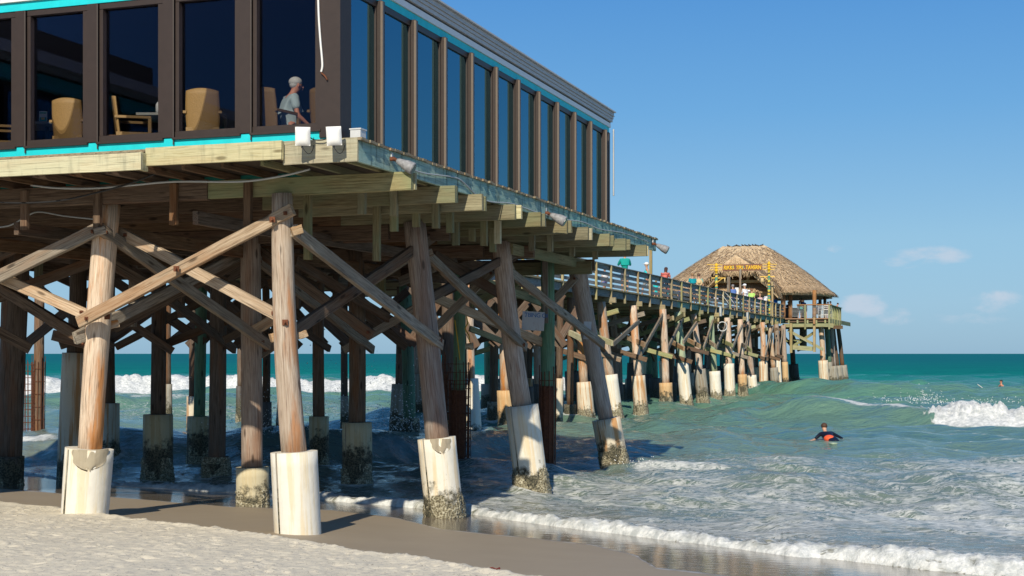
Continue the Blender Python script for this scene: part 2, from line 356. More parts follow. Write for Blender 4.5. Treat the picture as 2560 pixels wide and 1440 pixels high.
# clouds as patches of broken cumulus at their compass bearing and height above the horizon
yy = g.math('MAXIMUM', sep.outputs[1], .02); tx = g.math('DIVIDE', sep.outputs[0], yy); tz = g.math('DIVIDE', sep.outputs[2], yy)
cvec = g.n('ShaderNodeCombineXYZ', None, X=tx, Y=tz, Z=0.0).outputs[0]
nz = g.noise(g.mapping(cvec, (22, 52, 1)), 1.35, 8, .62, .3)
tot = None
for (px, py, rx, ry, st) in [(2165, 762, 62, 36, 1.0), (2230, 790, 60, 25, .5), (2330, 640, 105, 26, .75), (2260, 655, 70, 20, .5), (2092, 618, 30, 14, .5), (2490, 755, 85, 30, .8), (2420, 790, 110, 22, .35), (1010, 700, 90, 30, .8), (700, 735, 90, 30, .5)]:
    ex = g.math('DIVIDE', g.math('SUBTRACT', tx, (px-CX)/F), rx/F); ey = g.math('DIVIDE', g.math('SUBTRACT', tz, (HY-py)/F), ry/F)
    d = g.math('ADD', g.math('POWER', g.math('ABSOLUTE', ex), 2.0), g.math('POWER', g.math('ABSOLUTE', ey), 2.0))
    e = g.math('MULTIPLY', g.mr(d, 1.6, 0), st); tot = e if tot is None else g.math('MAXIMUM', tot, e)
cl = g.math('MULTIPLY', g.mr(g.math('ADD', nz, g.math('MULTIPLY', tot, .42)), .61, .94), .72)
cl = g.math('MULTIPLY', cl, g.mr(tot, 0.0, .25))
skyc = g.n('ShaderNodeHueSaturation', None, Saturation=1.22, Value=1.0, Color=sky.outputs[0]).outputs[0]
grad = g.ramp(sep.outputs[2], [(0, (.215, .44, .665)), (.035, (.265, .50, .73)), (.08, (.275, .52, .75)), (.17, (.148, .40, .74)), (.25, (.09, .31, .70)), (.6, (.045, .19, .5)), (1, (.03, .13, .4))])
grad = g.n('ShaderNodeVectorMath', {'operation': 'SCALE'}, i0=grad, Scale=1/.09).outputs[0]
c = g.mix(.82, skyc, grad); c = g.mix(cl, c, (6.4, 7.2, 8.4))
bg = g.n('ShaderNodeBackground', None, Color=c, Strength=.09)
g.t.links.new(bg.outputs[0], g.n('ShaderNodeOutputWorld').inputs[0])
SC.view_settings.view_transform = 'Standard'; SC.view_settings.look = 'None'; SC.view_settings.exposure = 0; SC.view_settings.gamma = 1

# ---------- beach ----------
NX, NY = .653, .757
shore_px = [(280, 1222), (600, 1232), (830, 1250), (1000, 1262), (1180, 1282), (1400, 1318), (1700, 1362), (2000, 1402), (2300, 1430), (2560, 1452)]
st = np.array([(p-CX)/F for p, _ in shore_px]); sY = np.array([EYE*F/(y-HY) for _, y in shore_px])
def shoreY(t):
    t = np.asarray(t, float); y = np.interp(t, st, sY)
    tl = np.clip(t, -1.05, None); y = np.where(t < st[0], (sY[0]*(NX*st[0]+NY))/(NX*tl+NY), y)
    return np.where(t > st[-1], (sY[-1]*(NX*st[-1]+NY))/(NX*t+NY), y)
def sandz(x, y):
    s = NX*x+NY*y
    b = .28+(13.1-s)*.062
    b = np.where(s < 8, .28+5.1*.062+(8-s)*.02, b)
    return np.clip(b, -2.5, 1.2)
def dry_edge(x, y):
    l = y*NX-x*NY     # distance along the shore
    return 11.62+.33*sst(9.5, 14, l)+.28*(fbm(l*.45, l*0+3, 3, 5)-.5)*2+.13*(fbm(l*2.2, l*0, 3, 9)-.5)*2+.07*(vn(l*11, l*0, 13)-.5)
def axis(fine0, fine1, step, far0, far1, g_=1.12):
    a = list(np.arange(fine0, fine1, step)); s = step
    while a[-1] < far1: s *= g_; a.append(a[-1]+s)
    s = step; b = []; c = fine0
    while c > far0: s *= g_; c -= s; b.append(c)
    return np.array(b[::-1]+a)
ax = axis(-9.5, 6.5, .04, -500, 500); ay = axis(13.2, 25.5, .04, -300, 260)
X, Y = np.meshgrid(ax, ay); s = NX*X+NY*Y; Z = sandz(X, Y)
de = dry_edge(X, Y); dry = sst(.10, -.06, s-de)
near = (np.abs(X) < 40) & (Y < 60) & (Y > -20)
lump = (fbm(X*1.1, Y*1.1, 3, 3)-.5)*.03+(fbm(X*7.5, Y*7.5, 3, 8)-.5)*.016
# footprints and scuffs: scattered dimples with a pushed-up rim
pit = np.zeros_like(X); rr = np.random.RandomState(11)
for k in range(3600):
    cx, cy = rr.uniform(-9, 2.2), rr.uniform(12.5, 22)
    if NX*cx+NY*cy > 12.1: continue
    i0, i1 = np.searchsorted(ax, [cx-.4, cx+.4]); j0, j1 = np.searchsorted(ay, [cy-.4, cy+.4])
    if i1-i0 < 2 or j1-j0 < 2: continue
    a = rr.uniform(0, 3.14); lx, ly = rr.uniform(.045, .12), rr.uniform(.028, .055); dx = X[j0:j1, i0:i1]-cx; dy = Y[j0:j1, i0:i1]-cy
    u_ = (dx*math.cos(a)+dy*math.sin(a))/lx; v_ = (-dx*math.sin(a)+dy*math.cos(a))/ly; q = u_*u_+v_*v_
    pit[j0:j1, i0:i1] += rr.uniform(.004, .018)*(-np.exp(-q)+.6*np.exp(-((np.sqrt(q)-1.7)**2)/.25))
rim = np.exp(-((s-de+.10)/.13)**2)*.028*(.5+fbm(X*3, Y*3, 2, 4))
Z = Z+np.where(near, dry*(lump+pit+.045)+rim, 0)+(fbm(X*.35, Y*.35, 2, 21)-.5)*.03*np.where(near, 1, 0)
# film of water left by the last wave: between the foam and a wavy limit
T = X/np.maximum(Y, 1); shY = shoreY(T); 
film_px = [(-400, 1222), (0, 1236), (150, 1244), (270, 1248), (430, 1262), (600, 1272), (830, 1266), (1000, 1290), (1100, 1326), (1300, 1345), (1480, 1362), (1590, 1400), (1640, 1445), (2560, 1560)]
ft = np.array([(p-CX)/F for p, _ in film_px]); fY = np.array([(EYE-.12)*F/(y-HY) for _, y in film_px])
fl = np.interp(T, ft, fY); fl = np.where(T < ft[0], 15.6/(NX*np.clip(T, -1.05, None)+NY), fl); fl = np.where(T > ft[-1], 15/(NX*T+NY), fl)
wet = sst(-.10, .28, Y-fl+(fbm(X*1.5, Y*1.5, 2, 31)-.5)*.3); wet = np.where(Y < 1, 0, wet)
damp = sst(-.5, .3, s-de)
foamline = np.exp(-((Y-fl-.12)/.05)**2)*.5*(fbm(X*4, Y*4, 3, 41) > .45)
sm = newmat('beach_sand'); g = G(sm)
A = lambda n: g.n('ShaderNodeAttribute', {'attribute_name': n}).outputs['Fac']
pos = g.n('ShaderNodeNewGeometry').outputs['Position']; n1 = g.noise(pos, 90, 4, .7); n2 = g.noise(pos, 1.3, 5, .6); n3 = g.noise(pos, 9, 6, .65)
sc = g.mix(n1, (.58, .51, .385), (.78, .705, .56)); sc = g.mix(g.mr(n3, .45, .75), sc, (.46, .42, .36))
speck = g.mr(g.noise(pos, 34, 3, .6), .61, .66); sc = g.mix(g.math('MULTIPLY', speck, .6), sc, (.10, .085, .06))
dc = g.mix(n2, (.29, .23, .155), (.36, .29, .20)); dc = g.mix(g.math('MULTIPLY', n1, .35), dc, (.38, .31, .25))
wc = g.mix(n2, (.155, .125, .095), (.20, .165, .125))
c = g.mix(A('dry'), dc, sc); c = g.mix(A('wet'), c, wc); c = g.mix(A('lace'), c, (.6, .6, .58))
ro = g.mr(A('wet'), 0, 1, .62, .10); ro = g.n('ShaderNodeMix', None, i0=A('dry'), i2=ro, i3=.95).outputs[0]
bh = g.math('MULTIPLY', n1, .5); b1 = g.n('ShaderNodeBump', None, Height=g.math('ADD', g.math('MULTIPLY', bh, A('dry')), g.math('MULTIPLY', g.math('MULTIPLY', n3, .5), A('dry'))), Strength=.5, Distance=.012).outputs[0]
b2 = g.n('ShaderNodeBump', None, Height=g.noise(g.mapping(pos, (3, 9, 1)), .9, 3, .5), Strength=.16, Distance=.03, Normal=b1).outputs[0]
g.out(g.bsdf(Base_Color=c, Roughness=ro, IOR=1.36, Specular_IOR_Level=.5, Normal=b2))
sand = put('beach', grid_mesh('beach', X, Y, Z, sm, {'dry': dry, 'wet': wet, 'lace': foamline}), None); kind(sand, 'structure')

# ---------- sea ----------
tf = np.linspace(-.45, .45, 1150); tl = -.45-np.cumsum(np.linspace(.003, .04, 28)); tl = tl[tl > -.98]; tr = .45+np.cumsum(np.linspace(.003, .06, 32))
t = np.concatenate([tl[::-1], tf, tr]); r = [-.5]
while r[-1] < 25000:
    Yq = 22+r[-1]; d = max(.05, min(.30, Yq*Yq/(2.85*1390)*.45)) if r[-1] < 92 else (r[-1]-92)*.03+.3
    r.append(r[-1]+d)
r = np.array(r); R, T = np.meshgrid(r, t, indexing='ij'); Y = shoreY(T)+R; X = T*Y
dxc = np.gradient(t)[None, :]*Y; sp = np.maximum(dxc, np.gradient(r)[:, None])
H = np.zeros_like(X); rr = np.random.RandomState(3)
for k in range(46):
    lam = math.exp(rr.uniform(math.log(.45), math.log(16))); th = math.radians(-112+rr.normal(0, 34)); kx, ky = math.cos(th)*2*math.pi/lam, math.sin(th)*2*math.pi/lam
    a = .0105*lam**.75*rr.uniform(.5, 1.2); ph = rr.uniform(0, 6.28)
    q = np.sin(kx*X+ky*Y+ph+1.5*(vn(X/lam/2.5, Y/lam/2.5, k)-.5)); H += a*(1+(.75 if 1.2 < lam < 6 else .1)*sst(12, 45, R))*np.clip((lam/sp-2)/3, 0, 1)*(q+.35*(q*q-.5))
calm = sst(0, 6, R)*.75+.25; H *= calm
H += (fbm(X*.7, Y*1.1, 4, 61)-.5)*.07*sst(.3, 4, R)*sst(70, 30, R)
foam = np.zeros_like(X); PX = T*F+CX
nz1 = fbm(X*.35, Y*.35, 4, 71); nz2 = fbm(X*1.6, Y*1.6, 4, 75); nz3 = fbm(X*4.5, Y*4.5, 3, 79)
# wave 1: the outer line, broken on the left, a green unbroken swell on the right
def crest(pts): return np.interp(PX, [p for p, _ in pts], [q for _, q in pts])
Y1 = crest([(-400, 97), (60, 98), (700, 101), (1200, 103), (1600, 103), (1850, 99), (2100, 92), (2560, 88), (3200, 84)])+(vn(X*.13, X*0, 91)-.5)*2.2
A1 = crest([(-400, 1.1), (60, 1.15), (900, 1.15), (1400, .95), (1560, .45), (1800, .42), (1890, .78), (2150, .80), (2400, .6), (2600, .55), (3200, .5)])*(.9+.2*vn(X*.3, X*0, 93))
s1 = Y-Y1; br1 = crest([(-400, .2), (40, .6), (110, 1), (1300, 1), (1420, .8), (1520, .95), (1570, .6), (1620, .0), (3000, 0)])
H += np.where(s1 < 0, A1*np.exp(-(s1/np.where(br1 > .3, 1.6, 3.2))**2), A1*np.exp(-(s1/5.5)**2))
H += br1*np.exp(-((s1+.4)/1.1)**2)*(nz2-.45)*.7
foam = np.maximum(foam, br1*sst(-2.6-nz1*1.2, -1.7, s1)*sst(1.4, .2, s1)*1.25)
foam = np.maximum(foam, br1*sst(-11, -3, s1)*sst(-1.5, -2.5, s1)*.40)
foam = np.maximum(foam, sst(1830, 1900, PX)*np.exp(-((s1-.2)/.5)**2)*.30*sst(2300, 2100, PX))
# wave 1b: a smaller green one on the left behind the piles
Y1b = 74+(vn(X*.2, X*0, 95)-.5)*3; A1b = crest([(-400, .4), (120, .5), (320, .62), (700, .5), (1000, .45), (1300, .35), (1500, .1), (1700, 0), (1900, 0)])
s1b = Y-Y1b; H += A1b*np.exp(-(s1b/np.where(s1b < 0, 1.6, 4))**2)
foam = np.maximum(foam, sst(-1.4, -.6, s1b)*sst(1.0, .2, s1b)*sst(.5, .68, nz1+.1)*crest([(0, .3), (200, .8), (420, .75), (500, .4), (1500, .2), (1700, 0)])); foam = np.maximum(foam, crest([(-400, .5), (1100, .48), (1400, .3), (1600, 0)])*sst(-22, -8, s1b)*sst(0, -2, s1b)*.95)
# wave 2: breaking at the right edge, green shoulder, and again under the pier
Y2 = crest([(-400, 41), (100, 40), (600, 38), (900, 38.5), (1150, 41), (1500, 48), (1900, 62), (2150, 60), (2320, 57), (2560, 55), (3200, 53)])+(vn(X*.25, X*0, 97)-.5)*.9
A2 = crest([(-400, .5), (60, .6), (300, .62), (700, .8), (1000, .9), (1180, .45), (1300, .12), (1700, .05), (1900, .30), (2100, .62), (2250, .80), (2320, .76), (2450, .70), (2560, .66), (3200, .6)])
s2 = Y-Y2; br2 = np.interp(PX+(nz3-.5)*70+(nz2-.5)*60+s2*14, [2300, 2330], [0, 1]); 
H += np.where(s2 < 0, A2*np.exp(-(s2/np.where(br2 > .5, 1.15, 1.5))**2), A2*np.exp(-(s2/3.2)**2))+br2*np.exp(-((s2+.3)/.9)**2)*(nz3-.42)*.42+br2*np.exp(-((s2+.2)/.8)**2)*(nz2-.5)*.5+br2*(fbm(X*8, Y*8, 2, 87)-.45)*.22*np.exp(-((s2+.1)/.8)**2)
foam = np.maximum(foam, br2*sst(-1.9-nz1*.8, -1.3, s2)*sst(1.0, .25, s2)*1.3)
foam = np.maximum(foam, sst(1880, 2080, PX)*sst(2340, 2310, PX)*(sst(-.5, -.1, s2)*sst(.9, .3, s2)*.82))
foam = np.maximum(foam, sst(2060, 2180, PX)*sst(2340, 2310, PX)*sst(-1.6, -.2, s2)*sst(.4, 0, s2)*.5)
foam = np.maximum(foam, sst(2260, 2420, PX)*sst(-9, -2.0, s2)*sst(-.8, -1.4, s2)*.42)
foam = np.maximum(foam, sst(200, 90, PX)*sst(-.9, -.4, s2)*sst(.7, .2, s2)*.9)
foam = np.maximum(foam, sst(1240, 1100, PX)*sst(-3, -.8, s2)*sst(.8, .2, s2)*.34)
# wave 3: low white wave beside the fourth pile
Y3 = 33.2+(vn(X*.5, X*0, 99)-.5)*1.2; A3 = crest([(1400, 0), (1560, .18), (1720, .26), (1850, .14), (1960, .0), (3000, 0)]); s3 = Y-Y3
H += A3*np.exp(-(s3/np.where(s3 < 0, .6, 1.5))**2); foam = np.maximum(foam, crest([(1540, 0), (1600, .75), (1800, .7), (1880, .25), (2000, 0)])*sst(-1.1, -.5, s3)*sst(.6, .1, s3))
Y5 = 27.2+(vn(X*.4, X*0, 101)-.5)*1.2; A5 = crest([(1900, 0), (2150, .16), (2400, .15), (2560, .08), (2800, 0)]); s5 = Y-Y5
H += A5*np.exp(-(s5/np.where(s5 < 0, .5, 1.3))**2); foam = np.maximum(foam, crest([(1900, 0), (2120, .66), (2380, .66), (2480, .2), (2600, 0)])*sst(-1.0, -.4, s5)*sst(.5, .1, s5))
# wave 4: the bore running up the sand
lip = vn(X*1.1, Y*0, 103)*.35+vn(X*3.3, Y*0, 105)*.18
A4 = crest([(-400, .06), (280, .08), (800, .09), (1180, .10), (2560, .12), (3200, .12)]); s4 = R-.35+lip*.8-.3
H += A4*np.where(s4 < 0, np.exp(-(s4/.20)**2), np.exp(-(s4/1.1)**2))*(.65+.7*nz2)+(nz3-.45)*.09*np.exp(-((s4-.15)/.4)**2)+(fbm(X*10, Y*10, 2, 83)-.5)*.06*np.exp(-((s4-.1)/.4)**2)
H = np.where(s4 < -.15, np.maximum(H-.25*sst(-.15, -.5, s4), -.3), H)
foam = np.maximum(foam, sst(-.38, -.26, s4)*sst(.70, -.2, s4)*(.44+.95*nz3))
# open surf between: lacy drifting foam, thinning seaward
dens = crest([(-400, .34), (900, .36), (1180, .44), (1500, .47), (2560, .50), (3200, .5)])*sst(36, 8, R)+.06*sst(14, 2, R)
dens += crest([(1200, 0), (1900, .08), (2560, .20), (3000, .26)])*sst(38, 18, R)*sst(2, 12, R)
dens *= .55+.92*nz1; foam = np.maximum(foam, np.clip(dens, 0, .74))
foam = np.maximum(foam, sst(24, 60, R)*.13*np.ones_like(R)*sst(600, 100, R))
SEA = dict(X=X, Y=Y, foam=foam, H=H)
def foam_at(x, y, rad, amt, tail=0, t=t, r=r, X=X, Y=Y, foam=foam):
    """foam round something standing in the water"""
    j = int(np.searchsorted(t, x/y)); w_ = max(3, int((rad+tail)*2.2/(abs(t[min(j, len(t)-2)+1]-t[min(j, len(t)-2)])*y)))
    a, b = max(0, j-w_), min(len(t), j+w_); i0 = np.searchsorted(r, y-float(shoreY(x/y))-rad*3-tail); i1 = np.searchsorted(r, y-float(shoreY(x/y))+rad*3+tail)
    if i1 <= i0 or b <= a: return
    xs = X[i0:i1, a:b]-x; ys = Y[i0:i1, a:b]-y; q = np.sqrt(xs*xs+ys*ys)
    f = amt*np.exp(-(np.maximum(q-rad, 0)/.28)**2)
    if tail: f = np.maximum(f, amt*.8*np.exp(-(np.maximum(np.abs(xs)-rad, 0)/.3)**2)*sst(-tail, -.2, ys)*(ys < 0))
    foam[i0:i1, a:b] = np.maximum(foam[i0:i1, a:b], f)
def finish_sea(R=R, X=X, Y=Y, H=H, foam=foam):
    m = newmat('sea_water'); g = G(m); A = lambda n: g.n('ShaderNodeAttribute', {'attribute_name': n}).outputs['Fac']
    pos = g.n('ShaderNodeNewGeometry').outputs['Position']
    wv = g.n('ShaderNodeTexNoise', None, Vector=pos, Scale=.55, Detail=4.0).outputs['Color']
    dv = g.n('ShaderNodeVectorMath', {'operation': 'MULTIPLY_ADD'}, i0=wv, i1=(1.8, 1.4, 0), i2=pos).outputs[0]; dv = g.mapping(dv, (1.5, 3.3, 0))
    e1 = g.n('ShaderNodeTexVoronoi', {'feature': 'DISTANCE_TO_EDGE'}, Vector=dv, Scale=1.1).outputs[0]; e2 = g.n('ShaderNodeTexVoronoi', {'feature': 'DISTANCE_TO_EDGE'}, Vector=dv, Scale=3.1).outputs[0]
    nz3_ = g.noise(g.mapping(dv, (1, 1.3, 1)), 1.1, 7, .68, 1.6)
    lace = g.math('MAXIMUM', g.mr(e1, .16, 0.0, 0, 1, False), g.math('MULTIPLY', g.mr(e2, .2, 0.0, 0, 1, False), .8)); nz = g.noise(dv, 2.2, 8, .72)
    rdg = g.mr(g.math('ABSOLUTE', g.math('SUBTRACT', nz3_, .5)), .11, 0, 0, 1, False)
    h = g.math('ADD', g.math('ADD', g.math('MULTIPLY', lace, .12), g.math('MULTIPLY', rdg, .30)), g.math('MULTIPLY', nz, .70)); F_ = A('foam')
    thr = g.math('SUBTRACT', 1.06, F_); f = g.mr(h, thr, g.math('ADD', thr, .17)); f = g.math('MULTIPLY', f, g.mr(F_, .06, .3)); f = g.math('MULTIPLY', f, g.mr(F_, .55, .95, .62, 1.0))
    dp = A('depth')
    wc = g.ramp(dp, [(0, (.24, .225, .16)), (.3, (.15, .195, .155)), (.46, (.135, .225, .165)), (.62, (.115, .25, .165)), (.73, (.008, .21, .19)), (1, (.012, .15, .18))])
    pn = g.noise(g.mapping(pos, (.05, .12, 0)), 1, 4, .6); wc = g.mix(g.math('MULTIPLY', g.mr(pn, .45, .65), .55), wc, g.mix(.55, wc, (.004, .11, .13)))
    pn2 = g.noise(g.mapping(pos, (.22, .9, 0)), 1, 5, .65, .5); wc = g.mix(g.math('MULTIPLY', g.mr(pn2, .48, .66), .5), wc, g.mix(.5, wc, (.03, .13, .19)))
    b = g.math('ADD', g.math('MULTIPLY', g.noise(g.mapping(pos, (1.4, 2.4, 1)), 1.1, 5, .6), 1.0), g.math('MULTIPLY', g.noise(g.mapping(pos, (5, 8, 1)), 1.2, 4, .6), .25))
    bl = g.n('ShaderNodeBump', None, Height=g.math('MULTIPLY', b, 1), Strength=A('rough'), Distance=.22).outputs[0]
    fb = g.bump(g.math('ADD', g.noise(pos, 7, 5, .7), g.math('MULTIPLY', f, .5)), .9, .06)
    wat = g.bsdf(Base_Color=wc, Roughness=g.mr(dp, .4, .8, .08, .22), IOR=1.33, Specular_IOR_Level=g.mr(dp, .35, .76, .62, .0), Normal=bl)
    fo = g.bsdf(Base_Color=g.mix(g.mr(g.noise(pos, 5, 6, .7), .35, .65), (.46, .48, .47), (.78, .78, .75)), Roughness=.8, Specular_IOR_Level=.15, Normal=fb)
    g.out(g.n('ShaderNodeMixShader', None, i0=f, i1=wat.outputs[0], i2=fo.outputs[0]))
    depth = np.clip(np.log(np.maximum(R, 0)/3+1)/math.log(600/3+1), 0, 1)
    rough = .35+.6*sst(2, 40, R); rough = rough*(1-.35*sst(150, 900, R))
    sea = put('sea', grid_mesh('sea', X, Y, H, m, {'foam': foam, 'depth': depth, 'rough': rough}), None); kind(sea, 'structure')
def sea_h(x, y, t=t, r=r, H=H):
    j = min(len(t)-1, int(np.searchsorted(t, x/y))); i = min(len(r)-1, int(np.searchsorted(r, y-float(shoreY(x/y))))); return float(H[i, j])
# ---------- restaurant pier ----------
ZB = 5.12; ZF = 5.72        # underside of cross beams, floor level
pier = thing('restaurant_pier', 'weathered timber pier on concrete-jacketed piles carrying the glass-walled restaurant', 'pier', P(0, 0, 0))
def make_pile(par, base, top, wj, zj, wp, jm, wm, cone=1.0, barn=None, sides=18, wp_base=None, bow=.03, seam=False, zb=None):
    """base/top: points on the pile axis; wj,wp widths in metres; zj: height of the jacket rim"""
    base = Vector(base); top = Vector(top); d = top-base
    at = lambda z: base+d*((z-base.z)/(top.z-base.z))
    zj = min(zj, top.z-.3) if zj else None
    lo = at(base.z-.7)
    pl = pole('pile', at(zj-.05) if zj else lo, top, (wp_base or wp*1.05)/2, wp/2, M[wm], par, sides, .022, bow)
    if zj:
        jk = pole('jacket', lo, at(zj), wj/2*cone, wj/2, M[jm], pl, max(sides, 20), .008, 0, 9)
        if seam:
            f = frame(lo, at(zj)); b = MB(); L = (at(zj)-lo).length
            sx = f.to_3x3() @ Vector((0, 1, 0)); side = -1 if sx.x > 0 else 1
            for i in range(2): pass
            c0 = lo+Vector((-wj*.33, -wj*.385, 0)); c1 = at(zj)+Vector((-wj*.33, -wj*.385, 0))
            b.tube([c0, c1], .012, 5); b.build('jacket_seam', M['jk_grey'], pl)
        if barn:
            zb_ = zb if zb is not None else base.z+barn
            bn = pole('barnacle_crust', at(base.z-.3), at(zb_), wj/2*cone*1.04+.015, wj/2*1.02, M['barnacle'], pl, 40, .05, 0, 22, cap=False)
            me = bn.data; co_ = np.zeros(len(me.vertices)*3); me.vertices.foreach_get('co', co_); co_ = co_.reshape(-1, 3)
            L = (at(zb_)-at(base.z-.3)).length; tt = co_[:, 0]/L; rad = np.hypot(co_[:, 1], co_[:, 2]); an = np.arctan2(co_[:, 2], co_[:, 1])
            n_ = RNG.rand(len(rad)); edge = .80+.2*np.sin(an*3+n_*.8); k = np.where(tt < edge, 1+.085*(n_-.25)*(1.15-tt*.6), .93)
            co_[:, 1] *= k; co_[:, 2] *= k; me.vertices.foreach_set('co', co_.ravel()); me.update()
    return pl, at
PILES = {}
def px_pile(par, key, xb, yb, wjp, yj, xt, yt, wpp, jm, wm, zground=0.0, cone=1.0, barn=.35, wpb=None, Y=None, foamy=True, seam=False, dYtop=0.0, bow=.03, sides=18):
    Y = Y or (EYE-zground)*F/(yb-HY); b = atY(xb, yb, Y); b.z = zground; tp = atY(xt, yt, Y)
    tp.z = min(max(tp.z, ZB+.02), ZB+.02) if yt is not None else ZB
    # keep the lean seen in the photo while ending at the beam
    k = (ZB+.02-b.z)/max(.1, (EYE+(HY-yt)/F*Y)-b.z); tp = Vector((b.x+(atY(xt, yt, Y).x-b.x)*k, Y+dYtop, ZB+.02))
    zj = EYE+(HY-yj)/F*Y if yj else None
    pl, at = make_pile(par, b, tp, wjp*Y/F, zj, wpp*Y/F, jm, wm, cone, barn, wp_base=wpb*Y/F if wpb else None, seam=seam, bow=bow, sides=sides)
    PILES[key] = (b, tp, Y)
    if foamy and zground <= .02: foam_at(b.x, b.y, wjp*Y/F*.5*cone, .8, .5)
    return pl, at
PL = [
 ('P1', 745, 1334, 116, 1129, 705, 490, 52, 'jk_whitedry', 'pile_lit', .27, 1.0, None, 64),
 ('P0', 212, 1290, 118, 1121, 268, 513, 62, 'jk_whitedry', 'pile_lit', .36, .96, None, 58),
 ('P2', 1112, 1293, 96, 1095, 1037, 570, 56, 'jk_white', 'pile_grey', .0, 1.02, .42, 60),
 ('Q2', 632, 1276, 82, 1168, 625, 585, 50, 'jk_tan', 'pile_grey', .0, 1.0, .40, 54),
 ('R2', 22, 1231, 70, 1140, 45, 560, 66, 'jk_dark', 'pile_shaded', .0, 1.0, .3, 60),
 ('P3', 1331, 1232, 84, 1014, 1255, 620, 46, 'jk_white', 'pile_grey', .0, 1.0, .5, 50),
 ('Q3', 893, 1216, 74, 1056, 889, 620, 40, 'jk_cream', 'pile_shaded', .0, 1.02, .5, 42),
 ('R3', 541, 1196, 66, 1158, 545, 600, 40, 'jk_dark', 'pile_shaded', .0, 1.0, .5, 44),
 ('S3', 395, 1197, 73, 1036, 396, 600, 36, 'jk_cream', 'pile_shaded', .0, 1.02, .5, 38),
 ('T3', 182, 1205, 66, 882, 196, 600, 40, 'jk_rust', 'pile_shaded', .0, 1.25, .4, 44),
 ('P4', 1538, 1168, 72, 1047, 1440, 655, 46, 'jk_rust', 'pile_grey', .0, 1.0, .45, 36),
 ('Q4', 797, 1172, 50, 1041, 798, 640, 28, 'jk_cream', 'pile_shaded', .0, 1.02, .4, 30),
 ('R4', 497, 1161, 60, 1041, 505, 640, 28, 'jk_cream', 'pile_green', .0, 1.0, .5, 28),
 ('S4', 273, 1148, 50, 1008, 274, 660, 28, 'jk_rust', 'pile_shaded', .0, 1.0, .4, 30),
 ('H1', 667, 1140, 26, 1005, 664, 700, 18, 'jk_dark', 'pile_shaded', .0, 1.0, .4, 20),
 ('H2', 712, 1122, 34, 957, 716, 700, 20, 'jk_grey', 'pile_shaded', .0, 1.8, .4, 22),
 ('H3', 861, 1092, 20, 990, 862, 700, 16, 'jk_grey', 'pile_shaded', .0, 1.1, .4, 18),
 ('H4', 481, 1098, 30, 991, 484, 690, 18, 'jk_rust', 'pile_shaded', .0, 1.0, .4, 20),
 ('H5', 1000, 1092, 44, 960, 1004, 670, 24, 'jk_grey', 'pile_shaded', .0, 1.45, .5, 26),
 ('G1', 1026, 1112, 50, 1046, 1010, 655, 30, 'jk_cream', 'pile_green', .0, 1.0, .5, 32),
 ('B1', 1120, 1128, 26, 1046, 1118, 660, 28, 'jk_orange', 'pile_shaded', .0, 1.0, .4, 34),
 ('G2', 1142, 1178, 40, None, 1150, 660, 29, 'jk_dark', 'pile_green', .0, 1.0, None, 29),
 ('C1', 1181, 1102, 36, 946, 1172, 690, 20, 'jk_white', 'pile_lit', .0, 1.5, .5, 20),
 ('D1', 1234, 1062, 33, 1004, 1240, 690, 21, 'jk_grey', 'pile_shaded', .0, 1.15, .4, 22),
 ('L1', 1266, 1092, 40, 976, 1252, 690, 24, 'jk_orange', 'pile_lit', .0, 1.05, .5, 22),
 ('D2', 1322, 1040, 17, 945, 1326, 700, 15, 'jk_rust', 'pile_shaded', .0, 1.0, .4, 15),
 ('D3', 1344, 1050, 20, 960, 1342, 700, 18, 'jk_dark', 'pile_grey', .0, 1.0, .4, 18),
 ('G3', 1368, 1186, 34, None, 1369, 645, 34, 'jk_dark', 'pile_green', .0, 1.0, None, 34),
 ('D4', 1396, 1072, 21, 946, 1402, 700, 17, 'jk_rust', 'pile_shaded', .0, 1.1, .4, 17),
 ('D5', 1425, 1058, 31, 1011, 1426, 700, 17, 'jk_grey', 'pile_shaded', .0, 1.0, .4, 17),
 ('D6', 95, 1112, 28, None, 100, 640, 24, 'jk_dark', 'pile_shaded', .0, 1.0, None, 26),  # dark wood here paints the pile as standing in shade
 ('H6', 420, 1060, 20, 960, 422, 700, 14, 'jk_grey', 'pile_shaded', .0, 1.1, .3, 15),
 ('H7', 600, 1050, 20, 965, 602, 700, 14, 'jk_dark', 'pile_shaded', .0, 1.1, .3, 15),
]
for (k, xb, yb, wj, yj, xt, yt, wp, jm, wm, zg, cone, brn, wpb) in PL:
    px_pile(pier, k, xb, yb, wj, yj, xt, yt, wp, jm, wm, zg, cone, brn, wpb, seam=k in ('P0', 'P1', 'P2', 'P3', 'P4', 'Q3'), bow=.05 if k in ('P1', 'P3', 'P4') else .02, sides=22 if k[0] in 'PQ' else 14)
def pilobj(k): return [o for o in pier.children if o.name.split('.')[0] == 'pile'][[p[0] for p in PL].index(k)]
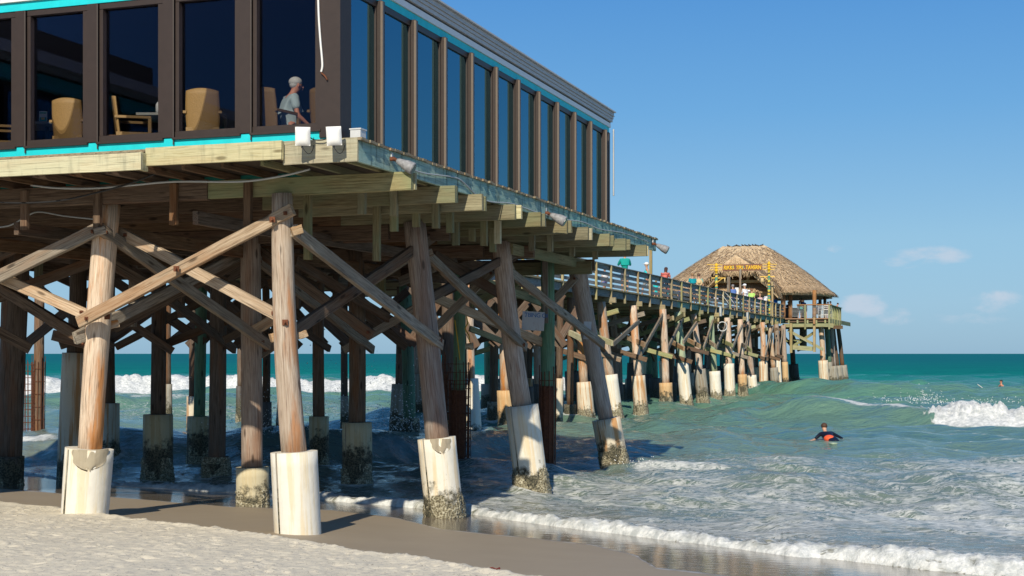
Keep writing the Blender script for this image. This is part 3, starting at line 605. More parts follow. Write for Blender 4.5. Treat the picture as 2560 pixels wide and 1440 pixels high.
# mortar patches at the rims of the near jackets
for k, dx, dz, sx, sz in (('P0', .13, -.22, .29, .25), ('P2', .10, -.17, .19, .20)):
    b_, tp_, Y_ = PILES[k]; zj = EYE+(HY-dict((p[0], p[4]) for p in PL)[k])/F*Y_; wj = dict((p[0], p[3]) for p in PL)[k]*Y_/F
    c0 = b_+(tp_-b_)*((zj-b_.z)/(tp_.z-b_.z)); R_ = wj/2+.006; mb = MB(); vs = []; n1, n2 = 14, 9
    a0 = -math.pi/2+dx/R_
    for j in range(n2+1):
        q = j/n2; half = (sx/R_)*math.sqrt(max(.02, 1-q**3))*(1+.06*math.sin(j*1.3))
        for i in range(n1+1):
            a = a0+half*(2*i/n1-1); z = -q*sz*1.25*(1+.07*math.sin(i*.9+1))*(1 if i not in (0, n1) else .9); lean = (b_-tp_)/(tp_.z-b_.z)
            rr_ = R_+.012*math.sin(3.1*q+i*.7)*.5; vs.append((c0.x+lean.x*(-z)+math.cos(a)*rr_, c0.y+math.sin(a)*rr_, c0.z+z+.004))
    mb.add(vs, [(j*(n1+1)+i, j*(n1+1)+i+1, (j+1)*(n1+1)+i+1, (j+1)*(n1+1)+i) for j in range(n2) for i in range(n1)])
    mb.build('mortar_patch', M['patch'], pilobj(k), True)
# rusted casings on the two green piles
for k, y0, y1, w_ in (('G2', 975, 1190, 52), ('G3', 965, 1200, 36), ('D6', 930, 1115, 30)):
    b_, tp_, Y_ = PILES[k]; z0, z1 = -.5, EYE+(HY-y0)/F*Y_; f_ = lambda z: b_+(tp_-b_)*((z-b_.z)/(tp_.z-b_.z)); R_ = max(w_, dict((p[0], p[7]) for p in PL)[k]*1.12)*Y_/F/2
    pole('steel_casing', f_(z0), f_(z1), max(R_*.82, dict((p[0], p[7]) for p in PL)[k]*Y_/F/2*1.08), max(R_*.78, dict((p[0], p[7]) for p in PL)[k]*Y_/F/2*1.08), M['rust'], pilobj(k), 14, .03, 0, 8)
    b = MB()
    for i in range(12):
        a = i/12*6.283+.2; o_ = Vector((math.cos(a)*R_*1.05, math.sin(a)*R_*1.05, 0)); b.tube([f_(z0)+o_, f_(z1+random.uniform(.1, .5))+o_*random.uniform(.95, 1.15)], .012, 4)
    for i in range(7): z = z0+.5+(z1-z0)*i/7; b.tube([f_(z)+Vector((math.cos(a)*R_*1.06, math.sin(a)*R_*1.06, 0)) for a in [q*6.283/14 for q in range(15)]], .008, 4, False)
    b.build('reinforcing_bars', M['rust'], pilobj(k))
# mesh of bent bars on the outside of the second green pile and the far left one
def cage(loc, r0, z0, z1, nz_, label):
    o = thing('wire_cage', label, 'wire cage', loc, 'rusted wire cages round broken piles'); b = MB(); loc = Vector(loc)
    for i in range(12):
        a = i/12*6.283; b.tube([loc+Vector((math.cos(a)*r0, math.sin(a)*r0, z0)), loc+Vector((math.cos(a)*r0*random.uniform(.9, 1.15), math.sin(a)*r0, z1+random.uniform(-.1, .35)))], .009, 4)
    for i in range(nz_): z = z0+(z1-z0)*i/(nz_-1); b.tube([loc+Vector((math.cos(a)*r0*1.01, math.sin(a)*r0*1.01, z)) for a in [q*6.283/16 for q in range(17)]], .007, 4, False)
    b.build('wire_mesh', M['rust'], o); return o
b_ = PILES['G2'][0]; cage((b_.x, b_.y, 0), .34, .2, 2.6, 13, 'rusty cylinder of wire mesh round the green pile with the yellow rope')
b_ = PILES['D6'][0]; cage((b_.x-.22, b_.y-.1, 0), .2, .3, 2.5, 12, 'bent rusty bars beside the dark broken pile at far left')
# ---- bracing
def brace(x0, y0, Y0, x1, y1, Y1, w_, mat='brace_shaded', th=.09):
    Ym = (Y0+Y1)/2; return beam('brace', atY(x0, y0, Y0), atY(x1, y1, Y1), th, w_*Ym/F, M[mat], pier, rough=.006)
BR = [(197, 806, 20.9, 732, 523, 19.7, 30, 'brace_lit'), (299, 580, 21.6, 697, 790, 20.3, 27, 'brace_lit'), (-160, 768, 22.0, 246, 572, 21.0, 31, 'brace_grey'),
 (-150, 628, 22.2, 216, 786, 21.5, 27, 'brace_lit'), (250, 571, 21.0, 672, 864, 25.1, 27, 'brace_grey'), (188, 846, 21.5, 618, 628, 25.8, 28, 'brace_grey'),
 (735, 577, 19.75, 1103, 862, 24.3, 30, 'brace_grey'), (700, 852, 20.4, 1090, 586, 24.9, 28, 'brace_shaded'), (1015, 645, 25.0, 650, 884, 25.7, 26, 'brace_grey'),
 (640, 622, 25.7, 930, 838, 25.0, 26, 'brace_shaded'), (1062, 632, 24.3, 1313, 868, 28.6, 24, 'brace_grey'), (1040, 762, 24.9, 1297, 628, 29.3, 22, 'brace_shaded'),
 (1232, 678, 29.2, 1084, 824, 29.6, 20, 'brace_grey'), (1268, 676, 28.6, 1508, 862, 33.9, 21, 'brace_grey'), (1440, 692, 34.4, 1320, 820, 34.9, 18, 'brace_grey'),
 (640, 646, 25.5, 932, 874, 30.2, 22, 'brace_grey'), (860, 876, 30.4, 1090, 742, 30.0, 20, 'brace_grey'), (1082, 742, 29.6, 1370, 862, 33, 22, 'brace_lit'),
 (1175, 822, 35, 1302, 872, 36, 14, 'post_olive'), (-120, 648, 27, 192, 838, 24.2, 28, 'brace_shaded'), (-60, 764, 27, 285, 634, 27, 26, 'brace_shaded'),
 (285, 644, 26.6, 586, 874, 32, 24, 'brace_shaded'), (286, 820, 26.4, 600, 652, 26.2, 25, 'brace_shaded'), (316, 802, 31, 432, 878, 31.4, 20, 'brace_shaded'),
 (290, 868, 33, 500, 756, 33, 18, 'brace_shaded'), (410, 862, 32, 605, 788, 31.6, 20, 'brace_shaded'), (-60, 800, 25.6, 76, 872, 26, 26, 'brace_shaded'),
 (626, 832, 25.1, 694, 792, 24.6, 24, 'brace_lit'), (738, 652, 27, 990, 808, 30.5, 22, 'brace_shaded'), (748, 822, 33, 824, 872, 34, 17, 'brace_shaded'),
 (150, 862, 30, 330, 800, 31, 24, 'brace_shaded'), (132, 838, 26.5, 240, 866, 27, 26, 'brace_shaded'), (560, 850, 30.5, 700, 780, 31, 20, 'brace_shaded'),
 (1290, 640, 29.4, 1000, 790, 33, 18, 'brace_shaded'), (1306, 700, 34, 1180, 760, 36, 18, 'post_olive'), (1200, 700, 30, 1360, 760, 34, 18, 'post_olive'), (1185, 640, 29.5, 930, 700, 33, 18, 'brace_shaded')]
for b in BR: brace(*b)
# the tangle high under the deck: runners, old struts and thin rear posts
for k in range(15):
    x_ = random.uniform(-60, 1150); Yq = random.uniform(24, 33); dx_ = random.choice([-1, 1])*random.uniform(90, 210); y_ = HY-(ZB-EYE-random.uniform(.1, .35))*F/Yq
    brace(x_, y_, Yq, x_+dx_, y_+abs(dx_)*random.uniform(.42, .62), Yq+random.uniform(.2, 1.4), .2*F/Yq, random.choice(['brace_shaded', 'brace_shaded', 'brace_grey', 'beam_brown']))
for x_, Yq in ((95, 29), (330, 28), (452, 31), (560, 37), (742, 30), (838, 34), (955, 32), (1065, 34), (1180, 36)):
    p = atY(x_, 700, Yq); beam('strut_post', (p.x, p.y, random.uniform(3.3, 4.3)), (p.x+.03, p.y, 5.1), .12, .14, M[random.choice(['brace_shaded', 'beam_green', 'brace_grey'])], pier, rough=.006)
for v_, z_ in ((1.5, 4.86), (4.7, 4.8)): beam('girder', P(.1, v_, z_), P(15, v_, z_), .09, .2, M['brace_shaded'], pier)
# end blocks and bolts of the braces
def bolt(px, py, Y, par, s_=.05):
    p = atY(px, py, Y); b = MB(); b.box(p, (s_*1.6, .03, s_*1.6)); b.tube([p+Vector((0, -.015, 0)), p+Vector((0, -.07, 0))], s_*.35, 6); b.build('bolt', M['rust'], par)
for q in ((441, 672, 20.2), (713, 806, 19.75), (681, 549, 19.65), (209, 858, 21.2), (268, 792, 21.0), (248, 577, 20.9), (1100, 850, 24.2), (1308, 862, 28.4)): bolt(*q, pier)
for (x0, y0, Y0, x1, y1, Y1, w_, mt) in BR[:16]:
    for t_ in (.035, .965):
        bx, by, bY = x0+(x1-x0)*t_, y0+(y1-y0)*t_, Y0+(Y1-Y0)*t_
        if 0 < bx < 1600: bolt(bx, by, bY-.075, pier, .032)
for q in ((688, 842, 20.0, .16, .12, 'brace_lit'), (752, 838, 20.1, .1, .1, 'brace_lit'), (200, 848, 21.2, .16, .13, 'brace_grey'), (282, 812, 21.6, .12, .12, 'pile_lit'), (248, 578, 20.85, .12, .12, 'brace_grey'), (741, 578, 19.72, .12, .13, 'brace_lit'), (1068, 634, 24.4, .14, .14, 'brace_grey'), (1272, 668, 28.7, .13, .15, 'brace_grey')):
    p = atY(q[0], q[1], q[2]); beam('brace_block', p+Vector((-.06, -.03, -.02)), p+Vector((.08, .02, .03)), q[3], q[4], M[q[5]], pier, rough=.01)
# deeper rows: dark cross bracing between the inner bents
for Yq, xs in ((35.5, (60, 270, 500, 665, 800, 1005)), (41, (430, 600, 720, 865, 1030, 1120, 1180)), (47, (480, 610, 740, 880, 1010, 1130, 1240, 1330, 1400, 1460))):
    for a_, b2 in zip(xs[:-1], xs[1:]):
        top_, bot = HY-(ZB-EYE-.25)*F/Yq, HY-(.22+random.uniform(-.1, .15))*F/Yq
        if random.random() < .9: brace(a_-8, top_, Yq, b2+12, bot, Yq+.2, .24*F/Yq, 'brace_shaded')
        if random.random() < .9: brace(a_-12, bot+4, Yq+.35, b2+8, top_, Yq+.5, .24*F/Yq, 'brace_shaded')
# ---- cross beams: their cut ends stand out past the side of the deck
ends = [1027, 1139, 1208, 1290, 1352, 1418, 1473, 1527, 1565, 1616]
EU = []
for i, px in enumerate(ends):
    Yq = Y_onV(px, -2.02); u_ = uv(((px-CX)/F*Yq, Yq))[0]; EU.append(u_)
    mt = 'beam_green' if i else 'beam_brown'
    beam('cross_beam', P(u_, -2.02+random.uniform(-.02, .02), 5.25), P(u_+.02, 1.25, 5.25), .075, .262, M['beam_green'], pier, rough=.003)
    if i: beam('cross_beam', P(u_+.06, 1.1, 5.25), P(u_+.06, 13.5, 5.25), .075, .262, M['beam_brown'], pier, segs=8)
    if not i: beam('cross_beam', P(u_+.0, 1.2, 5.25), P(u_, 14, 5.25), .10, .30, M['beam_brown'], pier)
    beam('cross_beam', P(u_+.10, -2.05+random.uniform(-.06, .05), 5.26-.012*i % .03), P(u_+.10, random.choice([1.0, 1.6]) if i else -1.2, 5.25), .06, .235, M['beam_green' if i % 3 else 'plank_yellow'], pier)
for u_ in (4.75, 9.5, 14.1): beam('pile_cap', P(u_-.22, .35 if u_ > .1 else -.2, 4.98 if u_ > .1 else 5.0), P(u_-.22, 14, 4.98 if u_ > .1 else 5.0), .09, .26 if u_ > .1 else .2, M['beam_brown'], pier)
for u_ in (4.75, 9.5, 14.1): beam('pile_cap', P(u_+.25, -.6, 4.98), P(u_+.25, 14, 4.98), .09, .26, M['beam_brown'], pier)
beam('girder', P(9.0, -.35, 4.99), P(15.2, -.35, 4.99), .09, .22, M['beam_green'], pier); beam('girder', P(13.5, 1.5, 4.86), P(13.6, -.75, 4.86), .09, .3, M['beam_green'], pier)
for v_ in (3.2, 6.3, 9.5): beam('girder', P(.2, v_, 4.7), P(15, v_, 4.7), .1, .22, M['beam_brown'], pier)
# ---- joists, deck boards, fascia
for k in range(24):
    v_ = -1.55+k*.62; beam('joist', P(-1.12, v_, 5.445), P(15.3, v_, 5.445), .05, .10, M['beam_green' if k < 3 else 'beam_brown'], pier, segs=6)
b = MB(); n_ = 0; u_ = -1.22
Ru = Matrix.Rotation(YAW_U, 3, 'Z')
while u_ < 15.75:
    w_ = .14; e = random.uniform(-.025, .025)-.02; L = 16 if (u_ > 12.3 or u_ < -1.0) else .46; z_ = 5.675+random.uniform(-.004, .004); b.box(P(u_+w_/2, -1.80+e+L/2, z_), (w_-.008, L, .035), Ru); u_ += w_; n_ += 1
b.build('decking', M['deck_wood'], pier)
VE = -1.76
segp = [(-1.19, 3.0), (3.0, 7.6), (7.6, 11.6), (11.6, 15.75)]
for a_, c_ in segp: beam('side_fascia', P(a_+.01, VE, 5.52), P(c_, VE, 5.52), .045, .285, M['fascia_teal'], pier, rough=.002)
def vfront(px, u_=-1.2): return uv(onU(px, 400, u_))[1]
v3 = vfront(710); v2 = vfront(378)
beam('front_fascia', P(-1.20, VE-.02, 5.535), P(-1.20, v3, 5.535), .045, .315, M['plank_yellow'], pier, rough=.002)
beam('front_fascia', P(-1.31, v3-.03, 5.565), P(-1.31, v2, 5.565), .045, .25, M['plank_yellow'], pier, rough=.002)
beam('front_fascia', P(-1.47, v2-.03, 5.49), P(-1.47, 14, 5.49), .045, .24, M['plank_yellow'], pier, rough=.002)
for v_, u0, z_ in ((v3-.03, -1.29, 5.565), (v2-.03, -1.45, 5.49)): beam('fascia_block', P(u0, v_+.04, z_), P(u0+.16, v_+.04, z_), .05, .25, M['plank_yellow'], pier)
for v_, u0, z_ in ((v3, -1.28, 5.665), (v2, -1.43, 5.60)): beam('ledger', P(u0+.035, v_+.1, z_), P(u0+.035, 14 if u0 < -1.4 else v2-.1, z_), .09, .03, M['plank_yellow'], pier)
# corrugated strips glimpsed above the front beam
beam('blocking', P(.42, -.2, 5.5), P(.42, 14, 5.5), .04, .2, M['teal'], pier)
# hangers: short uprights nailed to the beams
hg = [(905, 500, 20.6, .34), (770, 520, 20.7, 1.0), (985, 530, 21.6, .5), (985, 512, 21.2, .3), (1040, 540, 22.5, .35), (942, 560, 22.5, .9), (620, 450, 19.85, .55), (435, 462, 20.1, .5), (62, 470, 20.6, .5), (244, 465, 20.4, .6),
      (1090, 520, 22.2, .4), (1125, 545, 23, .4), (1210, 570, 24.5, .5), (1245, 575, 25, .42), (1330, 592, 27, .4), (1375, 600, 28, .35), (1430, 612, 30, .3), (1140, 570, 24.4, .5), (1232, 590, 26, .5), (1488, 620, 31, .3), (1180, 590, 26, .3)]
for px, py, Yq, L in hg:
    if px in (435, 620, 62, 244): Yq = Y_onU(px, -.09)
    p = atY(px, py, Yq); z1 = 5.35; beam('hanger', (p.x, p.y, z1), (p.x, p.y, z1-L-.1), .08, .12, M['beam_brown' if px in (435, 620, 62, 244) else ('beam_green' if random.random() < .8 else 'plank_yellow')], pier, rough=.004)
p = atY(1362, 608, 32.5); beam('hanger', (p.x, p.y, 5.3), (p.x+.02, p.y, EYE+(HY-808)/F*32.5), .05, .13, M['brace_grey'], pier)
# post rising at the far corner of the deck, and a drain under it


# ---------- restaurant ----------
rest = thing('restaurant', 'glass-walled restaurant with bronze mullions and turquoise trim on the pier deck', 'building', P(-1.1, -1.45, ZF))
UW, VW = -1.08, -1.45; ZS, ZH = 5.80, 7.80; UE = 12.45; VEND = 13.0
Rv = Ru
def rbox(name, u0, u1, v0, v1, z0, z1, mat, par): b = MB(); b.box(P((u0+u1)/2, (v0+v1)/2, (z0+z1)/2), (u1-u0, v1-v0, z1-z0), Ru); return b.build(name, mat, par)
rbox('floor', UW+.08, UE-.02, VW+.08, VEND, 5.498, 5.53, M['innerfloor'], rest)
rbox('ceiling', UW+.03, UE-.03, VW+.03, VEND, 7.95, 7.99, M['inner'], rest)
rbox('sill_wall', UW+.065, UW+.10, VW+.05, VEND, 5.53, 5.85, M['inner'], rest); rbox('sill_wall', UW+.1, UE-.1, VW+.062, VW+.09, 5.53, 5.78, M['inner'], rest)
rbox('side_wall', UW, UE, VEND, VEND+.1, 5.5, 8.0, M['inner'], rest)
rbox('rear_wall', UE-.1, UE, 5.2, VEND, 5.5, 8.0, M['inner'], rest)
rbox('bottom_trim', UW-.03, UW+.06, VW+.02, VEND, 5.62, 5.845, M['turq'], rest)
rbox('top_trim', UW-.035, UW+.06, VW-.02, VEND, 7.82, 7.94, M['turq'], rest)
rbox('side_top_trim', UW, UE, VW-.035, VW+.06, 7.815, 7.93, M['turq'], rest)
mv = [vfront(px, UW) for px in (618, 425, 236, 56)]; dv_ = mv[1]-mv[0]; mv += [mv[-1]+dv_*(k+1) for k in range(6)]
rbox('corner_post', UW-.06, UW+.26, VW-.04, VW+.27, 5.73, 7.815, M['brown'], rest)
edges = [VW+.27]+mv
for v_ in mv: 
    rbox('mullion', UW-.05, UW+.12, v_-.085, v_+.085, 5.85, 7.815, M['brown'], rest)
for a_, c_ in zip(edges[:-1], edges[1:]):
    v0, v1 = (a_+.10 if a_ != edges[0] else a_), c_-.10
    b = MB(); zc = (5.80+7.80)/2
    for (vc, zc_, dv, dz) in (((v0+v1)/2, 5.89, v1-v0+.06, .09), ((v0+v1)/2, 7.775, v1-v0, .075), (v0+.04, 6.83, .08, 1.80), (v1-.03, 6.83, .06, 1.80)): b.box(P(UW+.03, vc, zc_), (.10, dv-.003, dz), Ru)
    b.box(P(UW-.01, (v0+v1)/2, 5.832), (.13, v1-v0+.05, .03), Ru)
    b.tube([P(UW-.052, v1+.012, 5.75), P(UW-.052, v1+.012, 7.8)], .012, 5)
    wn = b.build('window', M['brown'], rest); rbox('pane', UW+.055, UW+.061, v0+.07, v1-.05, 5.93, 7.74, M['glass'], wn)
# side: eleven tall panes, deep mullions
mpx = [942, 1020, 1096, 1164, 1226, 1283, 1335, 1383, 1428, 1469, 1506]
mu = [uv(onV(px, 400, VW))[0] for px in mpx]; mu = [mu[0]+(mu[-1]-mu[0])*k/(len(mu)-1) for k in range(len(mu))]
for k, u_ in enumerate(mu):
    rbox('mullion', u_-.055, u_+.055, VW-.10, VW+.05, 5.72, 7.815, M['brown_side'], rest); rbox('mullion_sun_strip', u_-.062, u_-.02, VW-.118, VW-.085, 5.74, 7.80, M['mull_sunlit'], rest)  # second box is a thin strip added as the mullion's sunlit edge
eu = [UW+.26]+mu+[UE-.06]
rbox('rear_corner_post', UE-.1, UE+.02, VW-.05, VW+.1, 5.72, 7.815, M['brown_side'], rest)
for a_, c_ in zip(eu[:-1], eu[1:]):
    u0, u1 = a_+(.055 if a_ != eu[0] else 0), c_-(.055 if c_ != eu[-1] else .04)
    if u1-u0 < .15: continue
    b = MB()
    for (uc, zc_, du, dz) in (((u0+u1)/2, 5.775, u1-u0, .08), ((u0+u1)/2, 7.77, u1-u0, .09), (u0+.02, 6.77, .03, 1.9), (u1-.02, 6.77, .03, 1.9)): b.box(P(uc, VW-.005, zc_), (du-.003, .05, dz), Ru)
    wn = b.build('window', M['brown_side'], rest); rbox('pane', u0+.03, u1-.03, VW+.0, VW+.006, 5.81, 7.73, M['glass_side'], wn)
# seaward wall windows (seen through the side panes)
for k in range(4):
    v0 = VW+.15+k*1.65; b = MB(); 
    for (vc, zc_, dv, dz) in ((v0+.8, 5.78, 1.6, .12), (v0+.8, 7.8, 1.6, .25), (v0+.05, 6.8, .12, 1.9), (v0+1.55, 6.8, .12, 1.9)): b.box(P(UE-.05, vc, zc_), (.1, dv-.003, dz-.003), Ru)
    wn = b.build('window', M['brown'], rest); rbox('pane', UE-.06, UE-.054, v0+.12, v0+1.5, 5.85, 7.66, M['glass'], wn)
# roof edge: stepped white gutter and fascia
rf = rbox('roof', UW-.02, UE+.02, VW+.1, VEND+.1, 8.0, 8.28, M['white_dirty'], rest)
rbox('side_roof_fascia', UW-.06, UE+.04, VW-.06, VW+.098, 7.935, 8.03, M['white'], rest)
rbox('side_roof_band', UW-.08, UE+.07, VW-.045, VW+.097, 8.033, 8.062, M['black'], rest)
b = MB()
for (z0, z1, o_) in ((8.065, 8.125, .09), (8.13, 8.18, .11), (8.185, 8.20, .135), (8.205, 8.265, .12), (8.27, 8.295, .17)): b.box(P((UW+UE)/2, VW-o_/2+.05, (z0+z1)/2), (UE-UW+.2, o_+.1, z1-z0), Ru)
b.build('gutter', M['white_dirty'], rest)
b = MB(); u_ = UW
while u_ < UE: b.box(P(u_, VW-.10, 8.205+random.uniform(-.004, .004)), (random.uniform(.03, .09), .03, .03), Ru); u_ += .16
b.build('drip_edge', M['rust'], rest)
b = MB()
for (z0, z1, o_) in ((7.945, 8.06, .06), (8.065, 8.125, .10), (8.13, 8.28, .14)): b.box(P(UW-o_/2+.03, (VW+VEND)/2+.07, (z0+z1)/2), (o_+.1, VEND-VW-.1, z1-z0), Ru)
b.build('front_roof_fascia', M['white'], rest)
# rusted strip of trim hanging down the corner post, another at the far corner
cable('trim_strip', [onU(px, py, UW-.075) for px, py in ((795, -30), (797, 40), (801, 100), (806, 160), (803, 180))], .016, M['white'], rest, 4)
cable('trim_strip', [onU(px, py, UW-.085) for px, py in ((803, 182), (812, 190), (818, 200))], .012, M['rust'], rest, 4)
cable('trim_strip', [P(UE+.06, VW-.12, z) for z in (7.9, 7.6, 7.2, 6.9, 6.55, 6.4)], .018, M['white_dirty'], rest, 4)
# dark service wing of the same restaurant, out of frame to the left: its eaves show mirrored in the front panes
wing = thing('restaurant_wing', 'low dark restaurant wing beyond the left edge, mirrored in the front windows', 'building', P(-6, 9, ZF))
rbox('wall', -11, -3.6, 6.6, 12, 5.0, 7.9, M['brown'], wing); rbox('roof', -11.6, -3.2, 5.9, 12.3, 7.9, 8.1, M['white_dirty'], wing); rbox('upper_roof', -9.6, -4.2, 7.2, 12.2, 8.1, 8.9, M['brown'], wing); rbox('trim', -11.2, -3.4, 6.4, 6.59, 7.6, 7.85, M['turq'], wing)
for uu in (-10.2, -8.4, -6.6, -4.8): fr_ = rbox('window', uu-.7, uu+.7, 6.54, 6.59, 5.9, 7.5, M['brown_side'], wing); rbox('pane', uu-.62, uu+.62, 6.52, 6.535, 5.98, 7.42, M['glass_side'], fr_)
for uu in (-10.5, -7, -4): beam('post', P(uu, 7.2, float(sandz(P(uu, 7.2, 0).x, P(uu, 7.2, 0).y))-.2), P(uu, 7.2, 5.0), .2, .2, M['pile_shaded'], wing)
# ---------- people ----------
SKIN = (.52, .29, .19)
def skinned(chains, mat_name, mats, sub=1, root=0):
    """chains: list of [(point, radius), ...]; points shared by value are welded. Returns a mesh grown round them."""
    pts = []; rad = []; ed = []; key = {}
    def vid(p, r_):
        k = tuple(round(x, 4) for x in p)
        if k not in key: key[k] = len(pts); pts.append(tuple(p)); rad.append(r_)
        return key[k]
    for ch in chains:
        ids = [vid(p, r_) for p, r_ in ch]; ed += [(a, b) for a, b in zip(ids[:-1], ids[1:]) if a != b]
    me = bpy.data.meshes.new(mat_name); me.from_pydata(pts, ed, []); o = bpy.data.objects.new('tmp', me); COL.objects.link(o)
    md = o.modifiers.new('s', 'SKIN'); sv = me.skin_vertices[0].data
    for i, r_ in enumerate(rad): sv[i].radius = (r_, r_) if not isinstance(r_, tuple) else r_
    for s_ in sv: s_.use_root = False
    sv[root].use_root = True
    sb = o.modifiers.new('b', 'SUBSURF'); sb.levels = sub; sb.render_levels = sub
    dg = bpy.context.evaluated_depsgraph_get(); out = bpy.data.meshes.new_from_object(o.evaluated_get(dg)); out.name = mat_name
    bpy.data.objects.remove(o); bpy.data.meshes.remove(me)
    out.materials.clear()
    for m in mats: out.materials.append(m)
    out.polygons.foreach_set('use_smooth', [True]*len(out.polygons)); return out
def lerp(a, b, t_): return Vector(a)*(1-t_)+Vector(b)*t_
def person(label, loc, rz, pose='stand', h=1.72, shirt=(.6, .6, .6), pants=(.08, .08, .12), hair=(.06, .04, .03), skin=SKIN, sleeves=.55, longhair=False, hat=None, tank=False, dress=False, detail=1, group='people on the pier', arms=None, headturn=(0, 0)):
    """local frame: faces +Y, feet at z=0"""
    k = h/1.72; S = lambda x, y, z: Vector((x*k, y*k, z*k))
    J = dict(pelvis=(0, 0, .95), waist=(0, 0, 1.08), chest=(0, .0, 1.30), neck0=(0, -.01, 1.45), neck1=(0, .005, 1.52), head=(0, .02, 1.61))
    leg = {s_: [(.10*s_, 0, .90), (.11*s_, .01, .50), (.115*s_, -.02, .09), (.12*s_, .13, .035)] for s_ in (-1, 1)}
    arm = {s_: [(.175*s_, 0, 1.41), (.215*s_, -.03, 1.13), (.21*s_, .06, .90), (.20*s_, .10, .82)] for s_ in (-1, 1)}
    if pose == 'walk': leg[1] = [(.10, 0, .90), (.11, .18, .52), (.11, .22, .10), (.12, .36, .05)]; leg[-1] = [(-.10, 0, .9), (-.11, -.08, .49), (-.115, -.32, .16), (-.12, -.22, .05)]
    if pose == 'phone': arm[1] = [(.175, 0, 1.41), (.26, .14, 1.20), (.20, .36, 1.36), (.19, .40, 1.43)]; arm[-1] = [(-.175, 0, 1.41), (-.25, .15, 1.2), (-.12, .36, 1.34), (-.10, .4, 1.41)]
    if pose == 'lean':
        for n_, (dy, dz) in dict(waist=(.05, -.01), chest=(.20, -.06), neck0=(.31, -.10), neck1=(.37, -.10), head=(.44, -.10)).items(): x, y, z = J[n_]; J[n_] = (x, y+dy, z+dz)
        for s_ in (-1, 1): arm[s_] = [(.17*s_, .27, 1.30), (.25*s_, .33, 1.06), (.12*s_, .50, 1.07), (.05*s_, .54, 1.07)]
    if pose == 'sit':
        J = {n_: (x, y, z-.45) for n_, (x, y, z) in J.items()}
        leg = {s_: [(.10*s_, .02, .46), (.14*s_, .44, .50), (.13*s_, .42, .09), (.13*s_, .56, .04)] for s_ in (-1, 1)}
        arm = {s_: [(.175*s_, -.0, .96), (.24*s_, .02, .68), (.17*s_, .26, .62), (.12*s_, .33, .62)] for s_ in (-1, 1)}
    if pose == 'armdown': 
        J = {n_: (x, y, z-.45) for n_, (x, y, z) in J.items()}; J['head'] = (.0, .10, 1.13); J['neck1'] = (0, .05, 1.06); J['neck0'] = (0, .015, .99); J['chest'] = (0, -.02, .85)
        leg = {s_: [(.10*s_, .02, .46), (.14*s_, .44, .50), (.13*s_, .42, .09), (.13*s_, .56, .04)] for s_ in (-1, 1)}
        arm = {1: [(.185, .0, .95), (.245, .03, .68), (.20, .22, .55), (.17, .30, .53)], -1: [(-.185, .0, .95), (-.24, .05, .68), (-.15, .28, .60), (-.10, .34, .59)]}
    if arms: arm.update(arms)
    Jv = {n_: S(*p) for n_, p in J.items()}; hd = Jv['head']; up = (hd-Jv['neck1']).normalized()
    root = thing('person', label, 'person', loc, group, rz); Mr = WM[root.name]
    ch = [[(Jv['pelvis'], .115*k), (Jv['waist'], .105*k), (Jv['chest'], .13*k), (Jv['neck0'], .06*k), (Jv['neck1'], .05*k), (hd+Vector((0, -.01, -.02))*k, .075*k), (hd+Vector((0, .005, .05))*k, .088*k), (hd+Vector((0, -.01, .115))*k, .055*k)],
          [(hd+Vector((0, .005, .05))*k, .088*k)]]
    nose = [(hd+Vector((0, .088, .0))*k)]
    for s_ in (-1, 1):
        a_ = [S(*p) for p in arm[s_]]; sh, el, wr, ha = a_
        ch.append([(Jv['chest'], .13*k), (sh, .052*k), (lerp(sh, el, .5), .043*k), (el, .037*k), (lerp(el, wr, .35), .036*k), (wr, .024*k), (ha, .032*k)])
        d = (ha-wr).normalized(); sd_ = d.cross(Vector((0, 0, 1))) if abs(d.z) < .9 else Vector((0, 1, 0)); sd_ = sd_.normalized(); dn = d.cross(sd_)
        for q, (o_, L) in enumerate(((-.030, .058), (-.010, .072), (.010, .068), (.029, .052))):
            b0 = ha+sd_*o_*k+d*.03*k; ch.append([(ha, .032*k), (b0, .0095*k), (b0+d*L*.55*k+dn*.006, .0085*k), (b0+d*L*.9*k+dn*.022*k, .007*k)])
        ch.append([(ha, .032*k), (ha-sd_*.038*k*s_+d*.004*k, .011*k), (ha-sd_*.056*k*s_+d*.03*k, .009*k)])
        l_ = [S(*p) for p in leg[s_]]; hp, kn, an, to = l_
        ch.append([(Jv['pelvis'], .115*k), (hp, .085*k), (lerp(hp, kn, .5), .072*k), (kn, .053*k), (lerp(kn, an, .35), .052*k), (an, .033*k), (to, .034*k)])
    sk = cmat(skin, .55, 'skin'); body = put('body', skinned(ch, 'body', [sk, M['eye']], detail), root, Mr)
    # nose, ears and eyes belong to the same mesh
    bm = bmesh.new(); bm.from_mesh(body.data); mb = MB()
    mb.ball(hd+Vector((0, .092, .01))*k, (.012*k, .018*k, .02*k), 6, 5)
    for s_ in (-1, 1): mb.ball(hd+Vector((.085*s_, -.005, .02))*k, (.012*k, .022*k, .032*k), 6, 5); mb.ball(hd+Vector((.03*s_, .083, .038))*k, (.012*k, .008*k, .008*k), 6, 4, 1)
    mb.ball(hd+Vector((0, .083, -.028))*k, (.022*k, .008*k, .006*k), 6, 4, 0)
    vs = [bm.verts.new(v) for v in mb.v]
    for f, mi in zip(mb.f, mb.mi): ff = bm.faces.new([vs[i] for i in f]); ff.material_index = mi; ff.smooth = True
    bm.to_mesh(body.data); bm.free()
    # clothes
    e = 1.13; P_ = Jv['pelvis']; tp = [(lerp(P_, Jv['waist'], -.25 if not dress else -2.2), (.158 if not dress else .2)*k), (Jv['waist'], .138*k), (lerp(Jv['waist'], Jv['chest'], .5), .158*k), (Jv['chest'], .172*k), (lerp(Jv['chest'], Jv['neck0'], .78), .085*k)]
    c = [tp]
